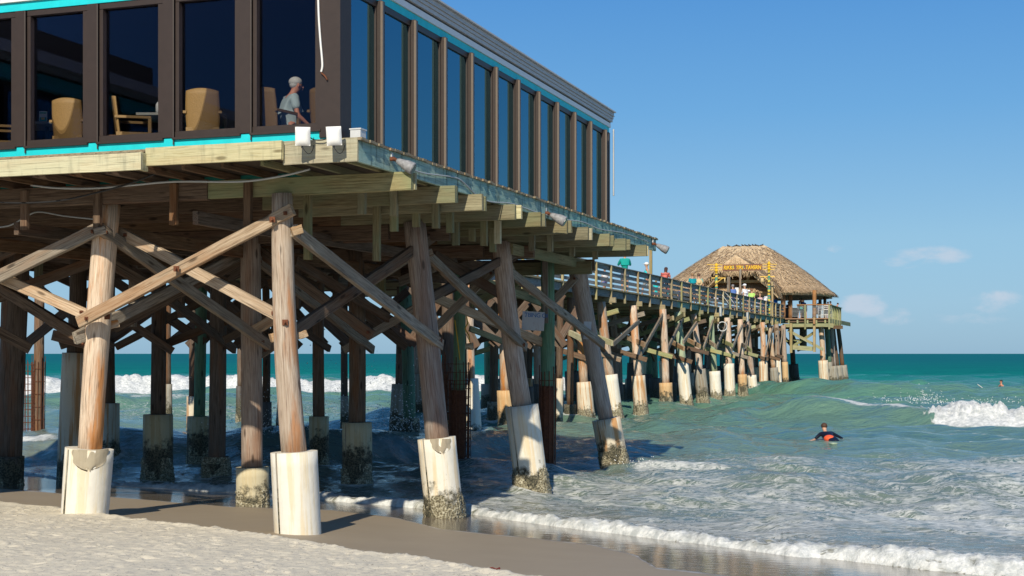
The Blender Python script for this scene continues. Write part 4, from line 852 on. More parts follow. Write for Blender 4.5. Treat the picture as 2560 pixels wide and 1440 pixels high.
    for s_ in (-1, 1):
        a_ = [S(*p) for p in arm[s_]]; cut = .12 if tank else sleeves
        if cut > .15:
            e1 = lerp(a_[0], a_[1], min(1, cut/.55*.72)); seq = [(Jv['chest'], .172*k), (a_[0], .075*k), (e1, .068*k)]
            if sleeves > .9: seq = [(Jv['chest'], .172*k), (a_[0], .072*k), (a_[1], .052*k), (a_[2], .036*k)]
            c.append(seq)
    put('shirt', skinned(c, 'shirt', [cmat(shirt)], detail, 1), root, Mr)
    if not dress:
        c = [[(lerp(P_, Jv['waist'], .3), .128*k), (P_, .138*k)]]
        for s_ in (-1, 1):
            l_ = [S(*p) for p in leg[s_]]; c.append([(P_, .138*k), (l_[0], .10*k), (lerp(l_[0], l_[1], .55), .088*k), (lerp(l_[0], l_[1], .92), .078*k)])
        put('shorts', skinned(c, 'shorts', [cmat(pants)], detail, 1), root, Mr)
    mb = MB()
    if hair:
        mb.ball(hd+Vector((0, -.022, .078))*k, (.096*k, .102*k, .078*k), 14, 9)
        if longhair: mb.tube([hd+Vector((0, -.06, .06))*k, hd+Vector((0, -.10, -.05))*k, hd+Vector((0.01, -.12, -.18))*k, hd+Vector((.02, -.11, -.30))*k], [.09*k, .085*k, .075*k, .03*k], 10)
        else: mb.ball(hd+Vector((0, -.045, .035))*k, (.078*k, .068*k, .06*k), 12, 8)
        mb.build('hair', cmat(hair, .7, 'hair'), root, True, Mx=Mr)
    if hat:
        mb = MB(); hc, ht = hat
        mb.ball(hd+Vector((0, -.012, .095))*k, (.107*k, .118*k, .078*k), 14, 9)
        if ht == 'cap': mb.ball(hd+Vector((0, .12, .075))*k, (.075*k, .085*k, .012*k), 12, 6)
        else: mb.ball(hd+Vector((0, 0, .075))*k, (.2*k, .2*k, .015*k), 16, 6)
        mb.build('hat', cmat(hc), root, True, Mx=Mr)
    return root, Mr, Jv
# face towards a heading: rz = 0 faces +Y (out to sea, away from the camera)

# ---------- restaurant interior ----------
ZFI = 5.535
GCH = 'tan wicker chairs inside the restaurant'
def chair(label, px, Y, rz):
    o = thing('wicker_chair', label, 'chair', (atY(px, 300, Y).x, Y, ZFI), GCH, rz); Mr = WM[o.name]
    # local: sitter faces +Y; back at -Y
    vs = []; n1, n2 = 12, 12
    for side in (0, 1):
        for j in range(n2+1):
            for i in range(n1+1):
                a = (i/n1-.5)*2; z = .36+.60*j/n2; w_ = .208+.028*math.sin(math.pi*(j/n2*.7+.1)); y = -.24-.07*(j/n2)-.0+.055*a*a-side*.022
                vs.append((a*w_, y, z+(.03*(1-a*a) if j == n2 else 0)))
    N = (n1+1)*(n2+1); f = []
    for j in range(n2):
        for i in range(n1): q = j*(n1+1)+i; f += [(q, q+1, q+n1+2, q+n1+1), (N+q, N+q+n1+1, N+q+n1+2, N+q+1)]
    for i in range(n1): f += [(i, N+i, N+i+1, i+1), (n2*(n1+1)+i, n2*(n1+1)+i+1, N+n2*(n1+1)+i+1, N+n2*(n1+1)+i)]
    for j in range(n2): q = j*(n1+1); f += [(q, q+n1+1, N+q+n1+1, N+q), (q+n1, N+q+n1, N+q+2*n1+1, q+2*n1+1)]
    b = MB(); b.add(vs, f); b.build('backrest', M['wicker'], o, True, Mx=Mr)
    b = MB(); b.box((0, 0, .43), (.46, .50, .06)); b.build('seat', M['wicker'], o, Mx=Mr)
    for s_ in (-1, 1):
        b = MB(); b.box((.245*s_, -.02, .67), (.045, .50, .035)); b.box((.245*s_, .21, .55), (.045, .045, .22)); b.build('armrest', M['wicker'], o, Mx=Mr)
        for y in (-.22, .21): b = MB(); b.tube([(.21*s_, y, .42), (.22*s_, y*1.08, 0)], [.022, .016], 6); b.build('leg', M['wicker'], o, Mx=Mr)
    return o
chair('tan wicker chair alone, its back to the window, behind the second pane from the corner', 514, 19.56, .05)
chair('tan wicker chair partly hidden by a mullion, right of the table with the menu card', 189, 20.28, -.18)
chair('tan wicker chair seen from its side, facing the table with the napkin holder', 338, 19.95, -1.35)
chair('tan wicker chair at the extreme left edge, facing right', -2, 20.7, -1.3)
chair('tan wicker chair that the grey-haired man sits on', 688, 19.45, -.55)
chair('tan wicker chair half hidden by the corner post, right of the grey-haired man', 832, 19.4, -.3)
def table(label, px, Y):
    o = thing('dining_table', label, 'table', (atY(px, 300, Y).x, Y, ZFI), 'small tables inside the restaurant'); Mr = WM[o.name]
    b = MB(); b.box((0, 0, .745), (.66, .66, .035)); b.build('tabletop', M['tabletop'], o, Mx=Mr)
    b = MB(); b.tube([(0, 0, .73), (0, 0, .03)], .035, 8); b.box((0, 0, .02), (.5, .5, .03)); b.build('pedestal', M['black'], o, Mx=Mr); return o
table('small table carrying the upright menu card', 118, 20.95); table('small table carrying the napkin holder, beside the side-on chair', 412, 20.2)
p = atY(108, 291, 20.8); o = thing('menu_card', 'small green and white menu card standing on the left table', 'menu card', (p.x, p.y, ZFI+.77)); Mr = WM[o.name]
b = MB(); b.box((0, 0, .085), (.12, .012, .17)); b.build('card', M['light_grey'], o, Mx=Mr); b = MB(); b.box((0, -.009, .05), (.10, .004, .06)); b.box((0, -.009, .145), (.1, .004, .02)); b.build('print', M['teal'], o, Mx=Mr); b = MB(); b.box((0, -.01, .06), (.05, .004, .03)); b.build('picture', M['bamboo'], o, Mx=Mr)
p = atY(397, 277, 20.05); o = thing('napkin_holder', 'pale napkin holder at the edge of the right-hand table', 'napkin holder', (p.x, p.y, ZFI+.77)); b = MB(); b.tube([(0, 0, 0), (0, 0, .13), (0, 0, .17)], [.045, .045, .025], 10); b.build('holder', M['light_grey'], o, True, Mx=WM[o.name]); b = MB(); b.tube([(0, 0, .17), (0, 0, .19)], .02, 8); b.build('lid', M['black'], o, Mx=WM[o.name])
o = thing('wooden_booth', 'low wooden booth end behind the third window pane', 'booth', (atY(288, 330, 20.0).x, 20.0, ZFI)); b = MB(); b.box((-.02, 0, .22), (.26, .3, .44)); b.build('panel', M['tav_orange'], o, Mx=WM[o.name]); b = MB(); b.box((.13, -.02, .24), (.05, .32, .5)); b.build('end_post', M['tav_orange'], o, Mx=WM[o.name])
px_ = atY(726, 300, 19.68)
man, Mm, Jm = person('grey-haired man in a pale grey-blue t-shirt seated with his back to the window', (px_.x, 19.68, ZFI), -1.1, 'armdown', 1.66, (.44, .56, .60), (.02, .02, .025), (.62, .62, .60), (.62, .27, .17), detail=2, group=None)
for (u_, v_, lb, sc_) in ((9.8, .2, 'dim seated diner seen through the side glass near the sixth mullion', (.10, .12, .2)), (8.6, 1.3, 'dim diner deeper inside behind the side glass', (.2, .1, .1)), (11.2, .3, 'dim diner by the seaward windows', (.15, .15, .15))):
    q = P(u_, v_, ZFI); person(lb, q, 1.2, 'sit', 1.75, sc_, group='diners behind the side glass')

# ---------- things fixed to the deck edge ----------
for (px, py, lb, tw) in ((757, 341, 'left of two white panel antennas on the deck corner', 0.0), (835, 340, 'right of two white panel antennas on the deck corner, tilted slightly', .06)):
    c = onU(px, py, -1.47); o = thing('panel_antenna', lb, 'antenna', c, 'white panel antennas on the front fascia', math.radians(6)); Mr = WM[o.name] @ Matrix.Rotation(-tw, 4, 'Y') @ Matrix.Rotation(.10, 4, 'X')
    vs = []; n1 = 10; w_, h_ = .098, .122
    for j in range(n1+1):
        for i in range(n1+1):
            a, c_ = i/n1*2-1, j/n1*2-1; bul = .055*max(0, 1-abs(a)**2.6*.0-((max(0, abs(a)-.0))**3)); cut = .6+.4*math.cos(c_*1.5)
            y = -.02-.045*(1-abs(a)**4)*(1-abs(c_)**5)*(1 if abs(a) < .99 else 0); cr = .93 if (abs(a) > .98 and abs(c_) > .98) else 1; vs.append((a*w_*cr, y, c_*h_*cr))
    f = [(j*(n1+1)+i, j*(n1+1)+i+1, (j+1)*(n1+1)+i+1, (j+1)*(n1+1)+i) for j in range(n1) for i in range(n1)]
    b = MB(); b.add(vs, f); b.build('radome', M['white'], o, True, Mx=Mr)
    b = MB(); b.box((0, .005, 0), (2*w_, .05, 2*h_)); b.build('back_plate', M['white'], o, Mx=Mr); b = MB(); b.box((0, .12, -.04), (.05, .2, .06)); b.build('bracket', M['black'], o, Mx=Mr); b = MB(); b.tube([(-.01, 0, -h_), (-.01, 0, -h_-.03)], .014, 6); b.build('cable_gland', M['black'], o, Mx=Mr)
    tag(cable('antenna_cable', [c+Vector((-.01, 0, -.14)), c+Vector((.06, .04, -.22)), c+Vector((.10, .16, -.17)), c+Vector((.11, .25, -.05)), c+Vector((.10, .3, .03))], .005, M['black']), 'thin black cable looping below the %s panel antenna' % ('left' if px < 800 else 'right'), 'cable', 'antenna cables')
tag(cable('antenna_cable', [onU(px, py, -1.28) for px, py in ((770, 340), (785, 349), (805, 350), (822, 345))], .008, M['black']), 'black cable drooping between the two white panel antennas', 'cable', 'antenna cables')
c = onU(884, 334, -1.0); o = thing('junction_box', 'pale grey plastic box on the deck ledge beside the corner pane', 'box', P(-.95, -1.66, ZF+.0)); Mr = WM[o.name] @ Matrix.Rotation(YAW_U, 4, 'Z')
b = MB(); b.box((0, 0, .055), (.17, .15, .11)); b.build('box_body', M['light_grey'], o, Mx=Mr); b = MB(); b.box((0, 0, .118), (.19, .17, .018)); b.build('lid', M['light_grey'], o, Mx=Mr)
def flood(px, py, v_, sc_, lb, drop=.0, yaw=-1.2):
    c = onV(px, py, v_); o = thing('floodlight', lb, 'floodlight', c, 'weathered floodlights along the side of the deck'); d = Vector((math.sin(-yaw)*.84, math.cos(-yaw)*.25-.25, -.42)).normalized()
    b = MB(); b.tube([c+d*q*sc_ for q in (.0, .03, .10, .16, .26, .27)], [x*sc_ for x in (.028, .045, .06, .078, .088, .078)], 16); b.build('housing', M['flood'], o, True)
    b = MB(); b.tube([c+d*.262*sc_, c+d*.276*sc_], .074*sc_, 14); b.build('lens', M['lens'], o)
    b = MB(); b.tube([c, c-d*.05*sc_, c+Vector((-.10, -.03, .015))*sc_], [.024*sc_, .03*sc_, .03*sc_], 8); b.build('knuckle', M['rust'], o, True)
    b = MB(); b.box(c+Vector((-.13, .02, .02))*sc_, (.09*sc_, .07*sc_, .075*sc_), Ru); b.box(c+Vector((-.08, .02, .07))*sc_, (.05*sc_, .04*sc_, .07*sc_), Ru); b.build('conduit_box', M['light_grey'], o)
    b = MB(); b.tube([c+Vector((-.16, .03, .02))*sc_, c+Vector((-.24, -.05, -.03))*sc_], .014*sc_, 6); b.build('conduit_end', M['grey_metal'], o, True)
    return o
flood(992, 401, VE-.10, 1.0, 'nearest floodlight, peeling grey, at the front end of the side fascia')
flood(1376, 536, VE-.10, 1.15, 'middle floodlight on the side fascia above the hanging long board')
flood(1641, 612, VE-.12, 1.15, 'farthest floodlight sticking out at the seaward corner of the deck')
tag(cable('conduit', [onV(px, py, VE-.045) for px, py in ((1025, 420), (1060, 433), (1138, 444), (1165, 462), (1190, 487), (1225, 504), (1280, 509), (1330, 527), (1365, 537), (1410, 548), (1460, 556), (1500, 573), (1560, 583), (1625, 606))], .011, M['grey_metal']), 'pale grey conduit sagging along the teal side fascia', 'conduit')
tag(cable('drooping_cable', [onU(px, py, -.35) for px, py in ((78, 463), (140, 470), (230, 471), (330, 463), (440, 454), (600, 454), (700, 441), (775, 423))], .016, M['grey_metal']), 'long grey cable sagging under the front deck beam', 'cable')
tag(cable('drooping_cable', [onU(px, py, -.45) for px, py in ((-60, 503), (0, 506), (75, 507), (160, 500), (260, 477), (330, 457), (400, 430))], .014, M['black']), 'dark cable crossing up from the left edge to the front deck beam', 'cable')
tag(cable('drooping_cable', [onU(px, py, .6) for px, py in ((-40, 570), (20, 565), (60, 545), (95, 530), (160, 540), (235, 548))], .012, M['grey_metal']), 'thin grey cable looping under the deck beside the left pile top', 'cable')
# two old boards hanging among the braces
def hang_board(px0, py0, px1, py1, Y, lb, skew, text=None):
    a, b_ = atY(px0, py0, Y), atY(px1, py1, Y); w_, h_ = abs(b_.x-a.x), abs(a.z-b_.z); c = (a+b_)/2
    o = thing('hanging_board', lb, 'sign', c, 'old white boards hanging under the pier', .12); Mr = WM[o.name] @ Matrix.Rotation(skew, 4, 'Y')
    b = MB(); b.box((0, 0, 0), (w_, .025, h_)); b.build('panel', M['board'], o, Mx=Mr)
    if text:
        for tx_, x_, z_, s_ in text:
            cu = bpy.data.curves.new('t', 'FONT'); cu.body = tx_; cu.size = s_; cu.extrude = .002; cu.align_x = 'CENTER'; cu.space_character = .9
            tmp = bpy.data.objects.new('t', cu); COL.objects.link(tmp); me = bpy.data.meshes.new_from_object(tmp.evaluated_get(bpy.context.evaluated_depsgraph_get())); bpy.data.objects.remove(tmp)
            me.materials.clear(); me.materials.append(M['blue']); put('faded_letters', me, o, Mr @ Matrix.Translation((x_, -.016, z_)) @ Matrix.Rotation(math.pi/2, 4, 'X'))
    return o
hang_board(1305, 779, 1361, 826, 32.4, 'larger faded white board with worn blue letters, beside the green pile', .05, [('TBING OI', .06, .09, .14), ("'", -.20, .10, .13), ("'", -.19, .02, .13)])
hang_board(1459, 804, 1478, 848, 33.5, 'smaller narrow faded board nailed to the leaning fourth pile', .03)
# rope and bucket on the green pile
bq = PILES['G2'][0]
tag(cable('rope', [atY(px, py, 33.0) for px, py in ((1137, 800), (1144, 850), (1150, 900))], .014, M['rope']), 'left strand of yellow rope hanging down the dark green pile', 'rope', 'yellow ropes on the green pile')
tag(cable('rope', [atY(px, py, 33.0) for px, py in ((1166, 790), (1169, 808), (1163, 822), (1172, 838), (1174, 856))], .016, M['rope']), 'right strand of yellow rope that carries the white bucket', 'rope', 'yellow ropes on the green pile')
c = atY(1173, 866, 33.0); o = thing('bucket', 'white bucket with rust stains hanging tilted from yellow rope', 'bucket', c); Mr = WM[o.name] @ Matrix.Rotation(.35, 4, 'Y') @ Matrix.Rotation(1.2, 4, 'Y')
b = MB(); b.tube([(0, 0, -.09), (0, 0, .07), (0, 0, .09)], [.07, .09, .095], 14); b.build('tub', M['jk_rust'], o, True, Mx=Mr); b = MB(); b.tube([(0, 0, .088), (0, 0, .1)], .08, 12); b.build('opening', M['black'], o, Mx=Mr)
c = atY(1236, 1422, 15.75); c.z = float(sandz(c.x, c.y))+.03
tag(cable('seaweed', [c+Vector(q) for q in ((-.08, 0, .01), (-.03, .02, .03), (.02, -.02, .02), (.06, .01, .03), (.05, -.03, .0))], .008, M['seaweed']), 'scrap of red-brown seaweed at the tip of the dry sand', 'seaweed')

# ---------- boardwalk ----------
VR = 6.5; VL = 14.5; U0, U1 = 15.9, 95.6
walk = thing('boardwalk', 'long timber boardwalk on piles running out to the thatched tavern', 'boardwalk', P(U0, VR, ZF))
b = MB(); u_ = U0
while u_ < U1: b.box(P(u_+.25, (VR+VL)/2-.05+random.uniform(-.03, .03), 5.68), (.49, VL-VR+.14, .045), Ru); u_ += .5
b.build('decking', M['deck_wood'], walk)
n_ = 12
for k in range(n_): a_, c_ = U0+(U1-U0)*k/n_, U0+(U1-U0)*(k+1)/n_; beam('stringer', P(a_, VR+.02, 5.49), P(c_, VR+.02, 5.49), .06, .30, M['rail_grey' if k not in (6, 10, 11) else 'fascia_teal'], walk, segs=6); beam('stringer', P(a_, VL-.1, 5.49), P(c_, VL-.1, 5.49), .06, .30, M['rail_grey'], walk, segs=4)
for k in range(3): beam('joist', P(U0, VR+1.2+k*2.2, 5.49), P(U1, VR+1.2+k*2.2, 5.49), .08, .28, M['beam_brown'], walk, segs=20)
rail = put('railing', None, walk, WM[walk.name].copy()); PU = .0
def railing(par, p0, p1, hgt, npost, pm='post_tan', low=5.05, lens_=None, planks=4, cap=M['rail_grey']):
    p0, p1 = Vector(p0), Vector(p1)
    for k in range(npost+1):
        q = lerp(p0, p1, k/npost); lo = random.choice([5.18, 5.25, 5.3]) if k % 2 else low
        if low is None: lo = 5.3
        beam('rail_post', (q.x, q.y, lo), (q.x, q.y, ZF+hgt-.03), .085, .12, M[pm] if random.random() < .75 else M['post_olive'], par, rough=.004, segs=3, up=(UX, UY, 0))
post_u = [39.5+2.44*(k-9) for k in range(33)]
NIN = Vector((VX, VY, 0))
for k, u_ in enumerate(post_u):
    if u_ > U1-.2: break
    q = P(u_, VR-.06, 0); lo = 5.2 if k % 2 else 5.0
    if u_ > U0: beam('post', (q.x, q.y, lo+random.uniform(-.05, .05)), (q.x, q.y, ZF+1.03), .10, .10, M['post_tan'] if k not in (16, 18, 19, 22, 24, 27) else M['post_olive'], rail, rough=.004, segs=3, up=(UX, UY, 0))
for k in range(8):
    a_, c_ = U0+(U1-U0)*k/8, U0+(U1-U0)*(k+1)/8
    beam('cap_rail', P(a_, VR, ZF+1.05), P(c_, VR, ZF+1.05), .16, .04, M['rail_grey'], rail, segs=8, rough=.006)
    for z_, h_ in ((.92, .20), (.66, .165), (.40, .165), (.165, .14)): beam('rail_plank', P(a_, VR+.04, ZF+z_), P(c_, VR+.04, ZF+z_), .03, h_, M['rail_grey'], rail, segs=8, rough=.005)
    beam('edge_board', P(a_, VR-.03, ZF-.005), P(c_, VR-.03, ZF-.005), .12, .035, M['post_tan'], rail, segs=8, rough=.008)
rl = put('railing', None, walk, WM[walk.name].copy())
for k in range(32):
    u_ = U0+.2+k*2.5
    if u_ < U1: q = P(u_, VL+.02, 0); beam('post', (q.x, q.y, 5.2), (q.x, q.y, ZF+1.03), .09, .09, M['post_tan'], rl, segs=2)
for z_, h_ in ((1.04, .04), (.86, .14), (.5, .14), (.2, .12)): beam('rail_plank', P(U0, VL, ZF+z_), P(U1, VL, ZF+z_), .035, h_, M['rail_grey'], rl, segs=30)
# bents: cap ends under every second post; piles lean outwards
base_px = [(1467, 1062, 955, 40, 'jk_rust', 'pile_lit'), (1537, 1042, 937, 40, 'jk_white', 'pile_lit'), (1603, 1037, 939, 34, 'jk_rust', 'pile_lit'), (1667, 1024, 957, 33, 'jk_orange', 'pile_lit'), (1717, 1016, 907, 30, 'jk_white', 'pile_green_light'), (1759, 1013, 923, 30, 'jk_grey', 'pile_lit'),
           (1791, 1013, 928, 28, 'jk_white', 'pile_green_light'), (1826, 1000, 909, 26, 'jk_white', 'pile_lit'), (1858, 985, 936, 23, 'jk_orange', 'pile_lit'), (1884, 984, 938, 23, 'jk_white', 'pile_grey'), (1910, 982, 904, 22, 'jk_rust', 'pile_lit'), (1940, 975, 919, 22, 'jk_grey', 'pile_lit'), (1948, 955, 896, 15, 'jk_white', 'pile_grey'), (1965, 950, 905, 15, 'jk_orange', 'pile_grey')]
topx = [1443, 1502, 1582, 1657, 1693, 1733, 1778, 1817, 1850, 1866, 1906, 1922, 1940, 1958]
WTOP = 5.12; BU = []
for (xb, yb, yj, wj, jm, wm), xt in zip(base_px, topx):
    Yb = Y_onV(xb, 6.15); b_ = atY(xb, yb, Yb); b_.z = 0; tp = atY(xt, 800, Yb+.1); tp.z = WTOP; zj = EYE+(HY-yj)/F*Yb
    make_pile(walk, b_, tp, wj*Yb/F, zj, .36*random.uniform(.9, 1.15), jm, wm, 1.08, .7, 14); foam_at(b_.x, b_.y, .35, .6, .6)
    u_ = uv(b_)[0]; BU.append(u_)
    for v_ in (8.9, 11.3, 13.8):
        q = P(u_+random.uniform(-.3, .3), v_+random.uniform(-.3, .3), 0); q2 = P(u_, v_+random.uniform(-.15, .15), WTOP); rd = random.random()
        make_pile(walk, q, q2, random.uniform(.62, .85), random.uniform(1.0, 2.4), .34, random.choice(['jk_dark', 'jk_grey', 'jk_cream', 'jk_dark']), random.choice(['pile_shaded', 'pile_grey', 'pile_green', 'pile_shaded']), random.choice([1.05, 1.3]), None, 12)
cu_ = sorted([16.8, 21.7, 26.6, 31.5]+[post_u[k] for k in range(8, 33, 2) if post_u[k] < U1])
for u_ in cu_: beam('pile_cap', P(u_, VR-.28, 5.22), P(u_, VL+.2, 5.22), .14, .24, M['beam_green' if random.random() < .5 else 'post_tan'], walk); beam('pile_cap', P(u_+.3, VR-.2, 5.2), P(u_+.3, VL+.2, 5.2), .1, .26, M['beam_brown'], walk)
for u_, nx in zip(BU[:-1], BU[1:]):
    z0, z1 = random.uniform(2.3, 2.9), 4.95
    mt = lambda: random.choice(['brace_shaded', 'brace_grey', 'post_olive', 'beam_brown'])
    beam('brace', P(u_-.25, VR-.7, z0), P(u_-.25, VL-.6, z1), .09, .22, M[mt()], walk); beam('brace', P(u_+.25, VR-.45, z1-.2), P(u_+.25, VL-.6, z0), .09, .22, M[mt()], walk)
    if random.random() < .75: beam('brace', P(u_, VR-.35, z0+.3), P(nx, VR-.15, z1-.1), .09, .2, M['brace_grey'], walk)
    beam('brace', P(u_, 9, z1), P(nx, 9, z0), .09, .22, M[mt()], walk); beam('brace', P(u_, 11.4, z0), P(nx, 11.4, z1), .09, .22, M[mt()], walk)
for (x0, y0, x1, y1, v_) in ((1532, 861, 1597, 804, 5.9), (1708, 856, 1741, 807, 5.9), (1829, 875, 1855, 815, 5.9), (1913, 890, 1927, 832, 5.9)): beam('brace', onV(x0, y0, v_), onV(x1, y1, v_), .09, .2, M['brace_grey'], walk)
for (x0, y0, x1, y1, mt) in ((1560, 840, 1612, 862, 'brace_lit'), (1478, 838, 1530, 858, 'plank_yellow'), (1400, 820, 1466, 852, 'plank_yellow'), (1680, 855, 1710, 872, 'brace_lit'), (1720, 850, 1750, 866, 'brace_lit'), (1760, 845, 1787, 864, 'brace_lit'), (1800, 850, 1831, 864, 'post_olive'), (1845, 855, 1865, 867, 'brace_grey'), (1860, 862, 1878, 877, 'post_olive'),
                         (1650, 808, 1683, 795, 'post_tan'), (1690, 800, 1711, 786, 'beam_green'), (1735, 806, 1749, 797, 'beam_green'), (1785, 805, 1796, 799, 'post_tan'), (1880, 825, 1900, 815, 'brace_lit'), (1900, 832, 1918, 822, 'post_olive')):
    Y0 = Y_onV(x1, 5.85); a_ = atY(x0, y0, Y0+1.6); c_ = atY(x1, y1, Y0-.1); beam('brace_end', a_, c_, .1, .24, M[mt], walk)
# posts of the shore side of the boardwalk platform
beam('lamp_post', P(uv(onV(1632, 700, VR))[0], VR+.1, 5.72), P(uv(onV(1632, 700, VR))[0], VR+.1, 8.4), .14, .14, M['post_tan'], walk)
for (px, y0, w_) in ((1851, 690, .12),): q = onV(px, 700, VR+.1); beam('lamp_post', (q.x, q.y, ZF), (q.x, q.y, EYE+(HY-672)/F*q.y), w_, w_, M['brace_grey'], walk)
q = onV(1822, 700, VR+.25); beam('lamp_post', (q.x, q.y, ZF), (q.x, q.y, EYE+(HY-692)/F*q.y), .26, .2, M['brace_grey'], walk)
q = onV(1931, 720, VR-.05); beam('lamp_post', (q.x, q.y, 5.0), (q.x, q.y, EYE+(HY-705)/F*q.y), .14, .14, M['post_tan'], walk)

# ---------- people on the boardwalk ----------
def on_walk(px, dv, hpx=None): Yq = Y_onV(px, VR+dv); return Vector(((px-CX)/F*Yq, Yq, ZF))
PP = [
 (1562, 1.2, 'phone', .1, 'tall man in a teal shirt holding up a phone, half hidden by the deck end', dict(h=1.88, shirt=(.0, .30, .25), pants=(.10, .11, .14), hair=(.5, .42, .3), sleeves=1)),
 (1617, 1.3, 'walk', 1.7, 'woman in a white cap and turquoise tank top beside the tall post', dict(h=1.66, shirt=(.02, .48, .50), pants=(.25, .26, .28), hair=(.45, .35, .2), hat=((.8, .8, .8), 'cap'), tank=True)),
 (1661, .5, 'lean', -.3, 'woman with long dark hair in a salmon top leaning on the rail', dict(h=1.66, shirt=(.62, .16, .12), pants=(.05, .04, .05), hair=(.06, .025, .02), longhair=True)),
 (1731, .8, 'stand', .3, 'woman in a deep teal t-shirt standing close to the man with the straw hat', dict(h=1.66, shirt=(.0, .25, .30), pants=(.04, .06, .15), hair=(.30, .18, .09))),
 (1747, .8, 'stand', -.2, 'brown-haired man in a pale green shirt with a straw hat slung on his back', dict(h=1.74, shirt=(.22, .42, .34), pants=(.5, .42, .3), hair=(.14, .08, .05))),
 (1832, 1.6, 'stand', .2, 'grey-haired man in a blue shirt beside the white notice', dict(h=1.74, shirt=(.09, .17, .42), pants=(.08, .1, .2), hair=(.25, .24, .24))),
 (1862, 1.0, 'stand', .9, 'big man in a white cap and white shirt', dict(h=1.88, shirt=(.75, .75, .78), pants=(.2, .2, .25), hair=(.4, .35, .3), hat=((.82, .82, .84), 'cap'))),
 (1872, 2.0, 'stand', .5, 'second white-capped person just behind the big man in white', dict(h=1.70, shirt=(.72, .72, .76), pants=(.2, .2, .25), hair=(.3, .25, .2), hat=((.8, .8, .82), 'cap'))),
 (1879, .9, 'stand', -.4, 'person in a lime-green t-shirt right of the white-capped pair', dict(h=1.68, shirt=(.42, .68, .16), pants=(.1, .1, .12), hair=(.25, .12, .06))),
 (1900, 1.0, 'stand', 2.4, 'short person in a pale pink top between lime shirt and white t-shirt', dict(h=1.50, shirt=(.62, .42, .42), pants=(.3, .3, .35), hair=(.4, .22, .12))),
 (1911, .7, 'lean', -1.0, 'sunburnt man in a plain white t-shirt left of the right-hand totem', dict(h=1.76, shirt=(.78, .75, .76), pants=(.2, .22, .3), hair=(.18, .10, .07), skin=(.6, .25, .18))),
 (1936, 1.5, 'stand', .1, 'person in a bright blue shirt behind the right-hand totem', dict(h=1.72, shirt=(.0, .16, .62), pants=(.05, .06, .1), hair=(.4, .26, .12))),
 (1640, 2.6, 'stand', .0, 'child in a turquoise dress seen between the rail planks', dict(h=1.15, shirt=(.02, .48, .5), dress=True, hair=(.3, .2, .1))),
 (1668, 2.4, 'stand', 1.0, 'child in turquoise shorts behind the rail', dict(h=1.1, shirt=(.45, .12, .1), pants=(.02, .45, .5), hair=(.1, .06, .04))),
 (1700, 3.5, 'walk', 2.9, 'child in dark blue behind the rail planks', dict(h=1.15, shirt=(.05, .07, .16), pants=(.05, .05, .1), hair=(.1, .06, .04))),
 (1770, 2.4, 'walk', 3.0, 'short walker in an orange top mostly behind the rail', dict(h=1.2, shirt=(.62, .22, .08), pants=(.0, .3, .3), hair=(.2, .12, .06))),
 (1790, 3.0, 'stand', .3, 'short walker in a pale grey top behind the rail', dict(h=1.2, shirt=(.5, .5, .6), pants=(.4, .2, .1), hair=(.2, .12, .06))),
 (1512, 3.2, 'walk', .4, 'walker in white far back, seen through the rail under the deck', dict(h=1.30, shirt=(.7, .7, .72), pants=(.1, .12, .3), hair=(.1, .08, .06))),
 (1335, 2.6, 'walk', 3.0, 'walker in blue glimpsed between leaning piles under the deck', dict(h=1.70, shirt=(.1, .15, .5), pants=(.6, .6, .6), hair=(.1, .08, .06))),
]
for px, dv, pose, rz, lb, kw in PP:
    kw['h'] = kw['h']*(1.07 if kw['h'] > 1.4 else 1); dv = dv*.6
    q = on_walk(px, dv); person(lb, q, rz, pose, **kw)
    if 'straw hat slung' in lb:
        Yq = q.y-.22; o = thing('straw_hat', 'round straw hat hanging on the back of the man in pale green', 'hat', (q.x-.02, Yq, ZF+1.34)); Mr = WM[o.name] @ Matrix.Rotation(math.pi/2, 4, 'X'); b = MB(); b.ball((0, 0, 0), (.22, .22, .02), 18, 7); b.build('brim', M['hatstraw'], o, True, Mx=Mr); b = MB(); b.ball((0, 0, .03), (.10, .10, .09), 14, 8); b.build('crown', M['hatstraw'], o, True, Mx=Mr)
q = on_walk(1842, 1.2); o = thing('notice_board', 'white upright notice between the blue-shirted man and a grey post', 'sign', (q.x, q.y, ZF+1.35), None, .2); b = MB(); b.box((0, 0, 0), (.26, .04, .95)); b.build('panel', M['white'], o, Mx=WM[o.name]); b = MB(); b.tube([(0, 0, -.4), (0, 0, -1.35)], .03, 6); b.build('stand', M['grey_metal'], o, Mx=WM[o.name])
b_ = onV(1809, 742, VR-.09); o = thing('white_oars', 'pair of white paddles leaning low against the outside of the rail', 'paddles', b_)
for dx in (0, .35): c0 = b_+Vector((dx, 0, 0)); b = MB(); b.tube([c0+Vector((-.28, 0, .3)), c0+Vector((0, 0, 0)), c0+Vector((.22, 0, -.3)), c0+Vector((.36, 0, -.5))], [.02, .06, .07, .03], 8, sq=.3); b.build('paddle', M['white'], o, True)
for px, lb in ((1802, 'left grey meter box hanging below the boardwalk edge'), (1869, 'right grey meter box hanging below the boardwalk edge')):
    c = onV(px, 778 if px < 1850 else 792, VR-.2); o = thing('meter_box', lb, 'box', c, 'grey boxes below the boardwalk edge'); b = MB(); b.box(c, (.30, .12, .62), Ru); b.build('housing', M['grey_metal'], o); b = MB(); b.box(c+Vector((-.03, -.08, .05)), (.18, .03, .35), Ru); b.build('cover', M['light_grey'], o)
c = onV(1806, 808, 6.0); o = thing('life_ring', 'pale ring of rope hanging from a brace end under the boardwalk', 'rope ring', c); b = MB(); b.tube([c+Vector((.28*math.cos(a), .0, .28*math.sin(a)-.2)) for a in [q*6.283/18 for q in range(19)]], .035, 6, False); b.build('ring', M['light_grey'], o, True)
